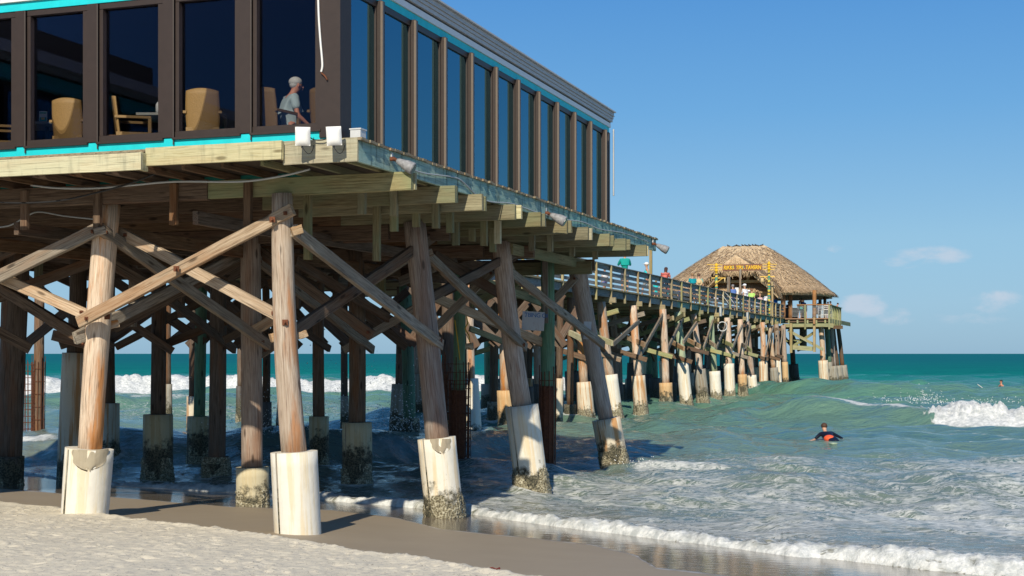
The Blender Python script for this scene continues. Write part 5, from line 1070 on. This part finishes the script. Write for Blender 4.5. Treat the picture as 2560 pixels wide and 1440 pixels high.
# ---------- tavern platform ----------
TU0, TU1, TV0, TV1 = 95.6, 112.5, 2.9, 18.2; RE = 104.0
plat = thing('tavern_platform', 'olive timber platform on piles at the end of the boardwalk under the thatched roof', 'pier', P(TU0, TV0, ZF))
b = MB(); u_ = TU0
while u_ < TU1: b.box(P(u_+.25, (TV0+TV1)/2, 5.68), (.49, TV1-TV0, .045), Ru); u_ += .5
b.build('decking', M['deck_wood'], plat)
beam('edge_beam', P(TU0-.03, TV0, 5.66), P(TU0-.03, 6.4, 5.66), .1, .1, M['tav_orange'], plat); beam('rim_joist', P(TU0+.15, TV0, 5.5), P(TU0+.15, 6.4, 5.5), .06, .24, M['beam_brown'], plat)
beam('rim_joist', P(TU0, TV0, 5.5), P(TU1, TV0, 5.5), .06, .3, M['post_olive'], plat)
beam('support_beam', P(TU0-.05, TV0-.35, 5.12), P(TU0-.05, 6.6, 5.12), .12, .28, M['post_olive'], plat); beam('support_beam', P(TU0+2.5, TV0-.8, 5.0), P(TU0+2.5, 8, 5.0), .14, .28, M['beam_brown'], plat)
for v_ in (3.2, 3.9, 4.6, 5.4, 6.1): beam('rafter', P(TU0-.14, v_, 5.42), P(TU0+6, v_, 5.42), .12, .26, M['post_olive'], plat, segs=3)
tr_ = put('railing', None, plat, WM[plat.name].copy())
for px in (2013, 2073): q = onU(px, 790, TU0-.1); beam('post', (q.x, q.y, 4.8), (q.x, q.y, ZF+1.03), .14, .14, M['post_olive'], tr_)
a_, c_ = onU(1992, 762, TU0-.05), onU(2080, 762, TU0-.05); beam('cap_rail', (a_.x, a_.y, ZF+1.05), (c_.x, c_.y, ZF+1.05), .2, .09, M['tav_orange'], tr_)
a_ = onU(1980, 762, TU0-.05)
for k in range(9): beam('rail_wire', (a_.x, a_.y, ZF+.12+k*.1), (c_.x, c_.y, ZF+.12+k*.1), .015, .02, M['grey_metal'], tr_, segs=2, rough=.001)
for k in range(7): q = P(TU0+.9+k*1.25, TV0, 0); beam('post', (q.x, q.y, 4.95), (q.x, q.y, ZF+1.03), .12, .14, M['post_olive'], tr_)
beam('cap_rail', P(TU0, TV0, ZF+1.05), P(RE+.6, TV0, ZF+1.05), .2, .05, M['post_olive'], tr_); 
for z_ in (.2, .45, .7, .9): beam('rail_plank', P(TU0, TV0+.05, ZF+z_), P(RE+.5, TV0+.05, ZF+z_), .03, .13, M['rail_grey'], tr_)
# hanging timbers and the X frame below the platform
for px, y0, y1 in ((1978, 812, 882), (2036, 800, 880)): q = onU(px, 800, TU0-.16); beam('hanging_post', (q.x, q.y, EYE+(HY-y1)/F*q.y), (q.x, q.y, 5.75 if px > 2000 else 5.3), .32, .2, M['post_tan'], plat)
q = onU(2036, 800, TU0-.2); b = MB(); b.box((q.x, q.y-.05, 5.42), (.55, .16, .4), Ru); b.build('collar', M['tav_orange'], plat)
def fr(x0, y0, x1, y1, du, mt, h_=.25): beam('brace', onU(x0, y0, TU0+du), onU(x1, y1, TU0+du), .1, h_, M[mt], plat)
fr(1975, 868, 2032, 872, .5, 'post_olive', .36); fr(1970, 826, 2058, 874, .4, 'post_olive', .22); fr(1985, 864, 2034, 832, .7, 'post_olive', .22); fr(1964, 852, 1998, 850, 1.5, 'post_olive', .16); fr(1998, 878, 1975, 822, 3, 'brace_shaded'); fr(1962, 845, 1985, 872, 4, 'brace_shaded')
for (xb, yb, yj, wj, xt, Yq, jm, wm) in ((2062, 952, 901, 24, 2052, 113, 'jk_rust', 'pile_lit'), (2077, 950, 905, 16, 2066, 117, 'jk_grey', 'pile_green'), (2087, 953, 918, 17, 2078, 119, 'jk_rust', 'pile_grey'), (1987, 950, 910, 24, 1977, 122, 'jk_dark', 'pile_shaded'), (2008, 945, 905, 0, 2008, 116, 'jk_dark', 'pile_shaded')):
    b_ = atY(xb, yb, Yq); b_.z = -.1; tp = atY(xt, 820, Yq); tp.z = 5.15 if wj else 4.6
    if wj: make_pile(plat, b_, tp, wj*Yq/F, EYE+(HY-yj)/F*Yq, .42, jm, wm, 1.15, .9, 14)
    else: pole('pile', (b_.x, b_.y, 3.1), (b_.x, b_.y, 5.2), .3, .3, M['pile_shaded'], plat)
for k in range(5):
    for v_ in (9, 12.5, 16): q = P(TU0+1.5+k*3.6, v_, 0); make_pile(plat, q, P(TU0+1.5+k*3.6, v_, 5.3), .8, 1.8, .36, 'jk_dark', 'pile_shaded', 1.1, None, 10)
for k in range(3): q = P(TU0+6+k*4, TV0+.5, 0); make_pile(plat, q+Vector((.3, 0, 0)), P(TU0+6+k*4, TV0+.8, 5.3), .8, 1.8, .36, 'jk_grey', 'pile_shaded', 1.1, None, 10)

# ---------- thatched tavern ----------
tav = thing('thatched_tavern', 'open-sided tiki tavern with a huge palm-thatch hip roof at the end of the pier', 'building', P(104, 10.6, ZF))
UC, VC = 102.2, 10.9; HU, HV = 6.9, 7.35; RL = 1.75; ZE, ZR = 8.0, 12.15
def roof_z(q):   # q 0 at the ridge, 1 at the eave: slightly bellied, drooping at the eave
    return ZR-(ZR-ZE)*(q*.86+.14*q**2.4)
vs = []; nq, na = 44, 176
def perim(a):    # point on a rounded square, a in 0..1, returned as (du, dv) in -1..1
    t_ = a*2*math.pi; c_, s_ = math.cos(t_), math.sin(t_); m_ = (abs(c_)**3+abs(s_)**3)**(-1/3); return c_*m_, s_*m_
for j in range(nq+1):
    q = j/nq
    for i in range(na):
        du, dv = perim(i/na); ru, rv = HU*q*du, RL*dv*(1-q)+HV*q*dv; ru += 0
        bmp = (fbm(np.array([i*.35]), np.array([j*.5]), 3, 7)[0]-.5)*.22*(1-.3*(j == 0)); step = .05*((j*3.0/nq*3) % 1)
        p = P(UC+ru, VC+rv, roof_z(q)+bmp+step-(.25*abs(math.sin(i*1.9))*.4 if j == nq else 0)); vs.append(tuple(p))
fs = [(j*na+i, j*na+(i+1) % na, (j+1)*na+(i+1) % na, (j+1)*na+i) for j in range(nq) for i in range(na)]
nb = len(vs)
for j in range(9):
    q = 1-j/8*.98
    for i in range(na): du, dv = perim(i/na); vs.append(tuple(P(UC+HU*q*du*.985, VC+(RL*dv*(1-q)+HV*q*dv)*.985, roof_z(q)-.38)))
fs += [(nb+j*na+i, nb+(j+1)*na+i, nb+(j+1)*na+(i+1) % na, nb+j*na+(i+1) % na)[::-1] for j in range(8) for i in range(na)]
fs += [(nq*na+i, nq*na+(i+1) % na, nb+(i+1) % na, nb+i) for i in range(na)]
b = MB(); b.add(vs, fs); b.build('thatch_roof', M['thatch'], tav, False)
def strands(name, fn, n, lmin, lmax, w_, par):
    """palm fronds laid down the slope: fn(random) -> point, downhill direction, outward normal"""
    vs = np.zeros((n*4, 3)); 
    for k in range(n):
        p, d, nr = fn(); L = random.uniform(lmin, lmax); sd_ = d.cross(nr).normalized()*w_*random.uniform(.5, 1.3); d = (d+nr*random.uniform(-.02, .22)+sd_.normalized()*random.uniform(-.25, .25)).normalized(); p = p+nr*.05
        e_ = p+d*L; vs[k*4:k*4+4] = [p-sd_, p+sd_, e_+sd_*.35, e_-sd_*.35]
    b = MB(); b.add([Vector(v) for v in vs], [(k*4, k*4+1, k*4+2, k*4+3) for k in range(n)]); return b.build(name, M['straw'], par)
def roof_fn(qa, qb):
    def fn():
        q = math.sqrt(random.uniform(qa*qa, qb*qb)); a = random.random(); du, dv = perim(a)
        p = P(UC+HU*q*du, VC+RL*dv*(1-q)+HV*q*dv, roof_z(q)+.03); p2 = P(UC+HU*(q+.03)*du, VC+RL*dv*(.97-q)+HV*(q+.03)*dv, roof_z(q+.03)+.03)
        d = (p2-p).normalized(); tg = Vector((UX*-dv+VX*du, UY*-dv+VY*du, 0)); nr = tg.cross(d).normalized(); nr = nr if nr.z > 0 else -nr; return p, d, nr
    return fn
strands('thatch_strands', roof_fn(.05, 1), 16000, .25, .6, .034, tav); strands('eave_fringe', roof_fn(.93, 1.0), 6500, .35, .8, .036, tav)
# entrance gable facing the boardwalk
GU0, GU1 = 94.2, 100.5; GV, GW, GZ = 10.05, 3.3, 10.75
vs = []; n1, n2 = 26, 24
def gab(a, q): # a along the ridge 0..1, q across -1..1
    s_ = abs(q); u_ = GU0+.9*s_**2*.0+(GU1-GU0)*a-(.55*(1-s_)**1.5 if a < .2 else 0)*(1-a*5); return P(u_, GV+GW*q*(1+.05*a), GZ-.05*a-(GZ-8.05)*(s_*.75+.25*s_*s_)+(fbm(np.array([a*9+3]), np.array([q*5+20]), 3, 3)[0]-.5)*.12)
for j in range(n1+1):
    for i in range(n2+1): vs.append(tuple(gab(j/n1, i/n2*2-1)))
fs = [(j*(n2+1)+i, j*(n2+1)+i+1, (j+1)*(n2+1)+i+1, (j+1)*(n2+1)+i) for j in range(n1) for i in range(n2)]
nb = len(vs); vs += [tuple(Vector(v)+Vector((0, 0, -.75))) for v in vs[:nb]]; fs += [tuple(nb+i for i in f)[::-1] for f in fs[:n1*n2]]
fs += [(i, i+1, nb+i+1, nb+i) for i in range(n2)]
b = MB(); b.add(vs, fs); b.build('entrance_gable', M['thatch'], tav)
# half-hip of thatch closing the top of the gable above the sign
vs = []; m1, m2 = 22, 12
def hip(a, q):
    q_ = (q*2-1)*.93; t_ = gab(0.0, q_)+Vector((-UX*.06, -UY*.06, .03)); bz = 9.30+.55*q_*q_*1.5; lo_ = P(GU0-.55+.5*abs(q_), GV+GW*q_*1.0, min(bz, t_.z-.15)); return t_*(1-a)+lo_*a+Vector((-UX, -UY, 0))*math.sin(a*math.pi)*.18
for j in range(m2+1):
    for i in range(m1+1): vs.append(tuple(hip(j/m2, i/m1)))
fs = [(j*(m1+1)+i, j*(m1+1)+i+1, (j+1)*(m1+1)+i+1, (j+1)*(m1+1)+i) for j in range(m2) for i in range(m1)]; nb = len(vs)
vs += [tuple(Vector(v)+Vector((UX*.35, UY*.35, -.05))) for v in vs[:nb]]; fs += [tuple(nb+i for i in f)[::-1] for f in fs[:m1*m2]]
b = MB(); b.add(vs, fs); b.build('gable_hip', M['thatch'], tav)
def hfn():
    a, q = random.uniform(0, .95), random.random(); p = hip(a, q); d = (hip(a+.05, q)-p).normalized(); return p, d, Vector((-UX, -UY, .5)).normalized()
strands('hip_strands', hfn, 1500, .25, .6, .034, tav)
def gfn(edge):
    def fn():
        q = random.uniform(-1, 1); a = random.uniform(0, .04) if edge else random.uniform(0, .9); p = gab(a, q); s_ = 1 if q > 0 else -1; p2 = gab(a, q+.03*s_) if abs(q) < .97 else p+Vector((VX*s_*.1, VY*s_*.1, -.09))
        d = (p2-p).normalized(); nr = d.cross(Vector((UX, UY, 0))).normalized(); nr = nr if nr.z > 0 else -nr
        if edge: d = (d*.6+Vector((-UX*.5, -UY*.5, -1.3))).normalized()
        return p, d, nr
    return fn
strands('gable_strands', gfn(False), 3200, .25, .6, .034, tav); strands('gable_fringe', gfn(True), 3600, .5, .95, .034, tav)
# posts, eave beams and dark ceiling slats
for k, (px, py, Yq, w_, mt, foot) in enumerate(((1958, 730, 113.5, .42, 'tav_orange', ZF), (1976.5, 730, 114, .34, 'tav_orange', ZF), (2036, 730, 111.9, .34, 'tav_orange', ZF), (2007, 730, 127, .3, 'pile_shaded', ZF), (2050, 730, 124, .3, 'pile_shaded', ZF), (2062, 730, 120.5, .28, 'pile_shaded', ZF))):
    q = atY(px, py, Yq); pole('post', (q.x, q.y, foot), (q.x, q.y, 7.95), w_/2, w_/2*.95, M[mt], tav, 12, .03)
for (u_, v_) in ((96.5, 14.5), (96.5, 17.5), (103, 17.8), (110.5, 17.8), (110.5, 12), (110.5, 7), (103.5, 10.7), (100, 13.8)): pole('post', P(u_, v_, ZF), P(u_, v_, 8.6), .15, .14, M['pile_shaded'], tav, 10, .03)
beam('eave_beam', P(96.3, 6, 7.95), P(96.3, 15, 7.95), .12, .34, M['beam_green'], tav); beam('eave_beam', P(98.3, 4.1, 7.85), P(108, 4.1, 7.85), .12, .3, M['beam_brown'], tav); beam('eave_beam', P(109.6, 6, 7.9), P(109.6, 15, 7.9), .12, .34, M['beam_brown'], tav)
beam('entrance_beam', P(95.2, 7.4, 8.72), P(95.2, 12.9, 8.72), .2, .22, M['post_tan'], tav); beam('strut', P(95.2, 9.4, 8.8), P(95.3, 9.0, 9.8), .16, .16, M['post_tan'], tav)
for k in range(6): beam('ceiling_slat', P(97.0+k*1.1, 6, 8.3+k*.32), P(97.0+k*1.1, 14, 8.3+k*.32), .3, .08, M['beam_brown'], tav)
rboxT = lambda nm, u0, u1, v0, v1, z0, z1, mt: (lambda b: (b.box(P((u0+u1)/2, (v0+v1)/2, (z0+z1)/2), (u1-u0, v1-v0, z1-z0), Ru), b.build(nm, M[mt], tav)))(MB())
rboxT('bar_counter', 101, 102, 7.5, 13.5, ZF, ZF+1.1, 'beam_brown'); rboxT('dark_screen', 99.4, 99.5, 5.9, 7.6, ZF+.05, ZF+.95, 'inner'); rboxT('awning', 96.9, 97.0, 6.9, 13.6, 7.75, 8.1, 'inner'); rboxT('awning_strip', 96.8, 96.88, 6.9, 13.6, 7.55, 7.72, 'light_grey')
# birds along the ridge
def bird(p, rz, lb, big=1.0):
    o = thing('bird', lb, 'bird', p, 'dark birds perched along the thatch ridge', rz); Mr = WM[o.name]; k = big
    b = MB(); b.tube([(-.16*k, 0, .10*k), (-.08*k, 0, .12*k), (.04*k, 0, .13*k), (.11*k, 0, .17*k), (.15*k, 0, .23*k), (.2*k, 0, .235*k)], [.01*k, .05*k, .065*k, .05*k, .032*k, .01*k], 9); b.build('body', M['birdmat'], o, True, Mx=Mr)
    b = MB(); b.tube([(-.26*k, 0, .06*k), (-.1*k, 0, .11*k)], [.035*k, .02*k], 6, sq=.3); b.build('tail', M['birdmat'], o, True, Mx=Mr)
    b = MB(); b.tube([(.19*k, 0, .235*k), (.25*k, 0, .225*k)], [.012*k, .003*k], 5); b.build('beak', M['bamboo'], o, Mx=Mr)
    b = MB(); b.tube([(.02*k, .02*k, .08*k), (.02*k, .02*k, 0)], .006*k, 4); b.tube([(.02*k, -.02*k, .08*k), (.02*k, -.02*k, 0)], .006*k, 4); b.build('legs', M['bamboo'], o, Mx=Mr)
ords = ['first', 'second', 'third', 'fourth', 'fifth', 'sixth', 'seventh', 'eighth', 'ninth']
for k, px in enumerate((1823, 1837, 1846, 1859, 1867, 1876, 1885, 1893, 1903)):
    Yq = Y_onU(px, UC); bird((atY(px, 616, Yq).x, Yq, ZR-.14), random.choice([.3, -2.8, 2.9]), 'small dark bird, %s from the left on the thatch ridge' % ords[k], 1.15)
q = P(98.3, 11.3, 0); bird((q.x, q.y, 10.3), -2.6, 'lone dark bird standing on the thatch slope left of the entrance gable', 1.5)

# ---------- entrance sign with totems ----------
sg = thing('tavern_sign', 'brown board with yellow painted lettering between two painted totem poles', 'sign', P(88, 9, ZF)); SU = 88.0
def sp(px, py): return onU(px, py, SU)
a_, c_ = sp(1806.5, 669), sp(1906, 669); zt, zb = sp(1856, 660.5).z, sp(1856, 677).z; xa = (c_-a_).normalized(); RS = Matrix.Rotation(math.atan2(xa.y, xa.x), 3, 'Z')
b = MB(); b.box(((a_+c_)/2+Vector((0, 0, (zt+zb)/2-((a_+c_)/2).z))), ((c_-a_).length, .08, zt-zb), RS); b.build('board', M['signbrown'], sg)
nrm = Vector((-xa.y, xa.x, 0)); nrm = nrm if nrm.y < 0 else -nrm
cu = bpy.data.curves.new('t', 'FONT'); cu.body = 'RIKKI  TIKI  TAVERN'; cu.size = .40; cu.extrude = .02; cu.align_x = 'CENTER'; cu.offset = .012; cu.space_character = 1.0; cu.space_word = 1.0; cu.shear = .12
tmp = bpy.data.objects.new('t', cu); COL.objects.link(tmp); bpy.context.view_layer.update(); me = bpy.data.meshes.new_from_object(tmp.evaluated_get(bpy.context.evaluated_depsgraph_get())); bpy.data.objects.remove(tmp)
xs = [v.co.x for v in me.vertices]; wt = max(xs)-min(xs); ys = [v.co.y for v in me.vertices]; ky = (zt-zb)*.60/(max(ys)-min(ys)); kx = (c_-a_).length*.94/wt; yc = (max(ys)+min(ys))/2
for i, v in enumerate(me.vertices): j = int((v.co.x-min(xs))/wt*19); v.co.x = v.co.x*kx; v.co.y = (v.co.y-yc)*ky*(1+.06*math.sin(j*2.7))+.012*math.sin(j*4.1)
me.materials.clear(); me.materials.append(M['yellow'])
Mt = Matrix((xa, Vector((0, 0, 1)), nrm)).transposed().to_4x4(); ctr = (a_+c_)/2; Mt.translation = Vector((ctr.x, ctr.y, (zt+zb)/2))+nrm*.07; put('lettering', me, sg, Mt)
b = MB()
for px in (1833, 1858): c = sp(px, 669)+nrm*.05; b.box(c+Vector((0, 0, .05)), (.11, .03, .16), RS)
b.build('emblem', M['teal'], sg); b = MB()
for px in (1835, 1861.5): c = sp(px, 671)+nrm*.06; b.box(c, (.1, .03, .05), RS)
b.build('emblem_base', M['bamboo'], sg)
for px, top_ in ((1791, 658.5), (1922.5, 654)):
    c = sp(px, 700); zt_ = sp(px, top_).z; pole('totem_pole', (c.x, c.y, ZF), (c.x, c.y, zt_-.75), .115, .105, M['totem'], sg, 14, .04); pole('totem_head', (c.x, c.y, zt_-.75), (c.x, c.y, zt_), .10, .085, M['yellow'], sg, 12, .04)
    b = MB()
    for k in range(3): b.tube([(c.x, c.y, zt_-.12-.2*k-.02), (c.x, c.y, zt_-.12-.2*k-.07)], .15, 12)
    b.build('totem_ring', M['yellow'], sg)
for (x0, x1, y0) in ((1768, 1806, 661.5), (1776, 1806, 668.5), (1774, 1806, 674.5), (1906, 1943, 660.5), (1906, 1940, 667), (1906, 1937, 673.5)): p0, p1 = sp(x0, y0), sp(x1, y0+.4); beam('bamboo_bar', p0+nrm*.02, p1+nrm*.02, .05, .05, M['bamboo'], sg, segs=3)
for (x0, x1, y0) in ((1779, 1814, 695), (1901, 1937, 691.5)): p0, p1 = sp(x0, y0), sp(x1, y0); beam('bamboo_bar', p0-nrm*.02, p1-nrm*.02, .07, .07, M['bamboo'], sg, segs=3)
for (x0, y0, x1, y1) in ((1794, 705, 1806, 696), (1919, 700, 1911, 692)): beam('bamboo_bar', sp(x0, y0), sp(x1, y1), .05, .05, M['bamboo'], sg, segs=2)
for px, py in ((1812, 701), (1905.5, 700)): c = sp(px, py); b = MB(); b.tube([c+Vector((0, 0, .16)), c+Vector((0, 0, -.16))], [.10, .17] if px > 1850 else [.05, .05], 10); b.build('lamp_shade', M['hatstraw'], sg, True)

# ---------- people in the tavern ----------
for px, du, pose, rz, lb, kw in (
    (1958.5, 5, 'stand', 1, 'shadowed person in brown directly behind the painted post', dict(h=1.55, shirt=(.10, .07, .02), hair=(.02, .02, .02))),
    (1971, 5, 'stand', 0, 'shadowed person in dark purple left of the second tavern post', dict(h=1.5, shirt=(.06, .04, .09), hair=(.02, .02, .02))),
    (1999, 3, 'stand', 0, 'shadowed person in black, left of the thin dark inner post', dict(h=1.45, shirt=(.03, .03, .03), hair=(.02, .02, .02))),
    (2015, 3, 'lean', 1.6, 'man in a dark blue shirt bending to the left in the tavern', dict(h=1.75, shirt=(.04, .10, .26), pants=(.05, .05, .08), hair=(.02, .02, .02))),
    (2045, 4, 'sit', .5, 'seated person in navy beside the white high chair', dict(h=1.75, shirt=(.05, .06, .14), hair=(.03, .02, .02))),
    (2064, 6, 'stand', 1.2, 'light-haired person at the left of the group by the right rail', dict(h=1.40, shirt=(.5, .45, .4), hair=(.5, .42, .3))),
    (2070, 5, 'stand', -.9, 'brown-haired person in the middle of the group by the right rail', dict(h=1.44, shirt=(.3, .15, .12), hair=(.14, .07, .04))),
    (2076, 5.5, 'stand', -1.2, 'dark-haired person in white at the front of the group by the right rail', dict(h=1.50, shirt=(.7, .68, .66), hair=(.03, .03, .03))),
    (2085, 7, 'lean', -1.2, 'person in a coral shirt leaning out at the far right rail', dict(h=1.5, shirt=(.7, .2, .17), hair=(.05, .03, .03)))):
    q = onU(px, 770, TU0+du); q.z = ZF; person(lb, q, rz, pose, group='people in the tavern', **kw)
def stool(px, du, lb, mt):
    q = onU(px, 780, TU0+du); o = thing('high_chair', lb, 'high chair', (q.x, q.y, ZF), 'high chairs in the tavern', .3); Mr = WM[o.name]
    b = MB(); b.box((0, 0, .72), (.46, .44, .04)); b.build('seat', M[mt], o, Mx=Mr)
    b = MB(); b.box((0, -.22, 1.05), (.46, .03, .06)); b.box((0, -.22, .9), (.46, .03, .04)); b.build('backrest', M[mt], o, Mx=Mr)
    for sx in (-1, 1):
        for sy in (-1, 1): b = MB(); b.tube([(.21*sx, .2*sy, 0), (.2*sx, .2*sy, 1.08 if sy < 0 else .72)], .022, 6); b.build('leg', M[mt], o, Mx=Mr)
    b = MB(); b.box((0, -.2, .3), (.42, .03, .03)); b.box((0, .2, .3), (.42, .03, .03)); b.build('foot_rail', M[mt], o, Mx=Mr)
stool(2062, 2, 'white high chair nearest the front rail of the tavern', 'white'); stool(2048, 3.5, 'grey high chair just left of the white one', 'light_grey')
c = onU(2003, 770, TU0+.6); o = thing('green_bag', 'mint green bag hanging inside the front rail', 'bag', (c.x, c.y, ZF+.75)); b = MB(); b.ball((0, 0, 0), (.16, .08, .15), 10, 7); b.build('sack', M['teal'], o, True, Mx=WM[o.name]); b = MB(); b.tube([(-.06, 0, .13), (0, 0, .3), (.06, 0, .13)], .012, 5); b.build('strap', M['teal'], o, Mx=WM[o.name])

# ---------- surfers ----------
def board(L, w_, mat, o, Mx, th=.06, rocker=.16):
    vs = []; n1, n2 = 22, 10
    for i in range(n1+1):
        t_ = i/n1; y = (t_-.5)*L; hw = w_/2*max(.02, math.sin(math.pi*min(1, max(0, t_*.93+.04)))**.55); z = rocker*(max(0, t_-.55)/.45)**2
        for k in range(n2): a = 2*math.pi*k/n2; vs.append((math.cos(a)*hw, y, z+math.sin(a)*th/2*(1 if hw > .08 else .5)))
    fs = [(i*n2+k, i*n2+(k+1) % n2, (i+1)*n2+(k+1) % n2, (i+1)*n2+k)[::-1] for i in range(n1) for k in range(n2)]+[tuple(range(n2)), tuple(n1*n2+k for k in range(n2))[::-1]]
    b = MB(); b.add(vs, fs); b.build('deck', mat, o, True, Mx=Mx)
    b = MB(); b.box((0, -L*.43, -.09), (.015, .14, .13)); b.build('fin', mat, o, Mx=Mx)
Yq = 45.8; x_ = (2068-CX)/F*Yq; zw = sea_h(x_, Yq)-.05
rz = .12; sr = thing('person', 'paddling surfer in a black and orange wetsuit, lying on a board in the foamy shallows', 'person', (x_, Yq, zw), 'surfers', rz); Mr = WM[sr.name]; k = 1.0
V = Vector; hd = V((0.02, .36, .46))
arms = {-1: [V((-.19, .12, .25)), V((-.36, .18, .06)), V((-.50, .02, .04)), V((-.56, -.04, .03))], 1: [V((.19, .12, .27)), V((.45, .22, .16)), V((.70, .30, .04)), V((.78, .34, -.02))]}
ch = [[(V((0, -.55, .10)), .11), (V((0, -.35, .12)), .12), (V((0, -.05, .19)), .14), (V((0, .10, .26)), .09), (V((0, .22, .33)), .055), (V((.01, .30, .40)), .075), (hd, .092), (V((.03, .38, .55)), .06)]]
for s_ in (-1, 1):
    a_ = arms[s_]; ch.append([(V((0, -.05, .19)), .14), (a_[0], .06), (lerp(a_[0], a_[1], .5), .047), (a_[1], .04), (a_[2], .026), (a_[3], .034)])
    d = (a_[3]-a_[2]).normalized(); sd_ = d.cross(V((0, 0, 1))).normalized()
    for o_ in (-.03, -.01, .01, .029): ch.append([(a_[3], .034), (a_[3]+sd_*o_+d*.03, .009), (a_[3]+sd_*o_+d*.09, .007)])
    ch.append([(a_[3], .034), (a_[3]-sd_*.05*s_+d*.02, .010)])
    ch.append([(V((0, -.55, .10)), .11), (V((.10*s_, -.68, .02)), .085), (V((.12*s_, -1.05, -.14)), .06), (V((.12*s_, -1.45, -.26)), .04), (V((.13*s_, -1.62, -.28)), .035)])
put('body', skinned(ch, 'body', [cmat((.6, .34, .22), .5, 'skin')], 2), sr, Mr)
ws = [[(V((0, -.60, .10)), .13), (V((0, -.35, .12)), .138), (V((0, -.05, .19)), .158), (V((0, .13, .27)), .085)]]
for s_ in (-1, 1): a_ = arms[s_]; ws.append([(V((0, -.05, .19)), .158), (a_[0], .075), (lerp(a_[0], a_[1], .5), .06), (a_[1], .052)]+([(lerp(a_[1], a_[2], .8), .036)] if s_ > 0 else [])); ws.append([(V((0, -.60, .10)), .13), (V((.10*s_, -.70, .01)), .095), (V((.12*s_, -1.1, -.16)), .07)])
put('wetsuit', skinned(ws, 'wetsuit', [cmat((.006, .008, .022), .5)], 2), sr, Mr)
b = MB(); b.ball((-.07, -.40, .12), (.18, .22, .125), 14, 9); b.build('wetsuit_panel', cmat((.9, .12, .04), .6), sr, True, Mx=Mr)
b = MB(); b.ball((.02, .345, .50), (.105, .11, .105), 14, 9); b.build('hair', cmat((.07, .035, .02), .7, 'hair'), sr, True, Mx=Mr)
o = thing('surfboard', 'pale green surfboard under the paddling surfer', 'surfboard', (x_, Yq, zw), 'surfboards', rz-.25); board(2.1, .56, cmat((.30, .38, .28), .4), o, WM[o.name] @ Matrix.Translation((.08, -.35, .02)))
foam_at(x_, Yq, .5, .55)
Yq = 92.5; x_ = (2503-CX)/F*Yq; zw = sea_h(x_, Yq)-.3
s2_, M2, J2 = person('bare-shouldered surfer sitting astride a board far out at the right', (x_, Yq, zw-.32), 1.9, 'sit', 1.72, (.05, .03, .03), (.04, .03, .03), (.03, .02, .02), (.6, .27, .17), tank=True, group='surfers')
o = thing('surfboard', 'white surfboard with its nose tipped up out of the water beside the seated surfer', 'surfboard', (x_-.55, Yq, zw+.02), 'surfboards', 1.45); board(2.4, .52, M['white'], o, WM[o.name] @ Matrix.Rotation(.42, 4, 'X') @ Matrix.Translation((0, .0, .05)))
# spray thrown up where waves hit the piles and at the breaking crest
b = MB(); rs = np.random.RandomState(8)
def drops(px, py, Y, sx, sz, n, r0):
    for k in range(n):
        a = rs.normal(0, 1, 3); p = atY(px, py, Y)+Vector((a[0]*sx, a[1]*.5, abs(a[2])*sz)); r_ = r0*rs.uniform(.4, 1.3)
        b.add([p+Vector((r_, 0, -r_*.5)), p+Vector((-r_*.6, r_*.8, -r_*.5)), p+Vector((-r_*.6, -r_*.8, -r_*.5)), p+Vector((0, 0, r_))], [(0, 2, 1), (0, 1, 3), (1, 2, 3), (2, 0, 3)])
for q in ((735, 1085, 35.5, .9, .75, 420, .018), (960, 1075, 38, .7, .8, 380, .018), (600, 1085, 36, .8, .4, 180, .018), (1012, 1075, 43, .45, .35, 200, .02), (2325, 1010, 56.5, .35, .28, 150, .02), (2260, 1002, 58, .8, .12, 120, .018), (2450, 1008, 55.5, 1.8, .12, 160, .02), (1600, 1165, 33.6, .35, .10, 90, .014)): drops(*q)
sp_ = b.build('sea_spray', M['white'], None, Mx=Matrix.Identity(4)); kind(sp_, 'stuff')
finish_sea()
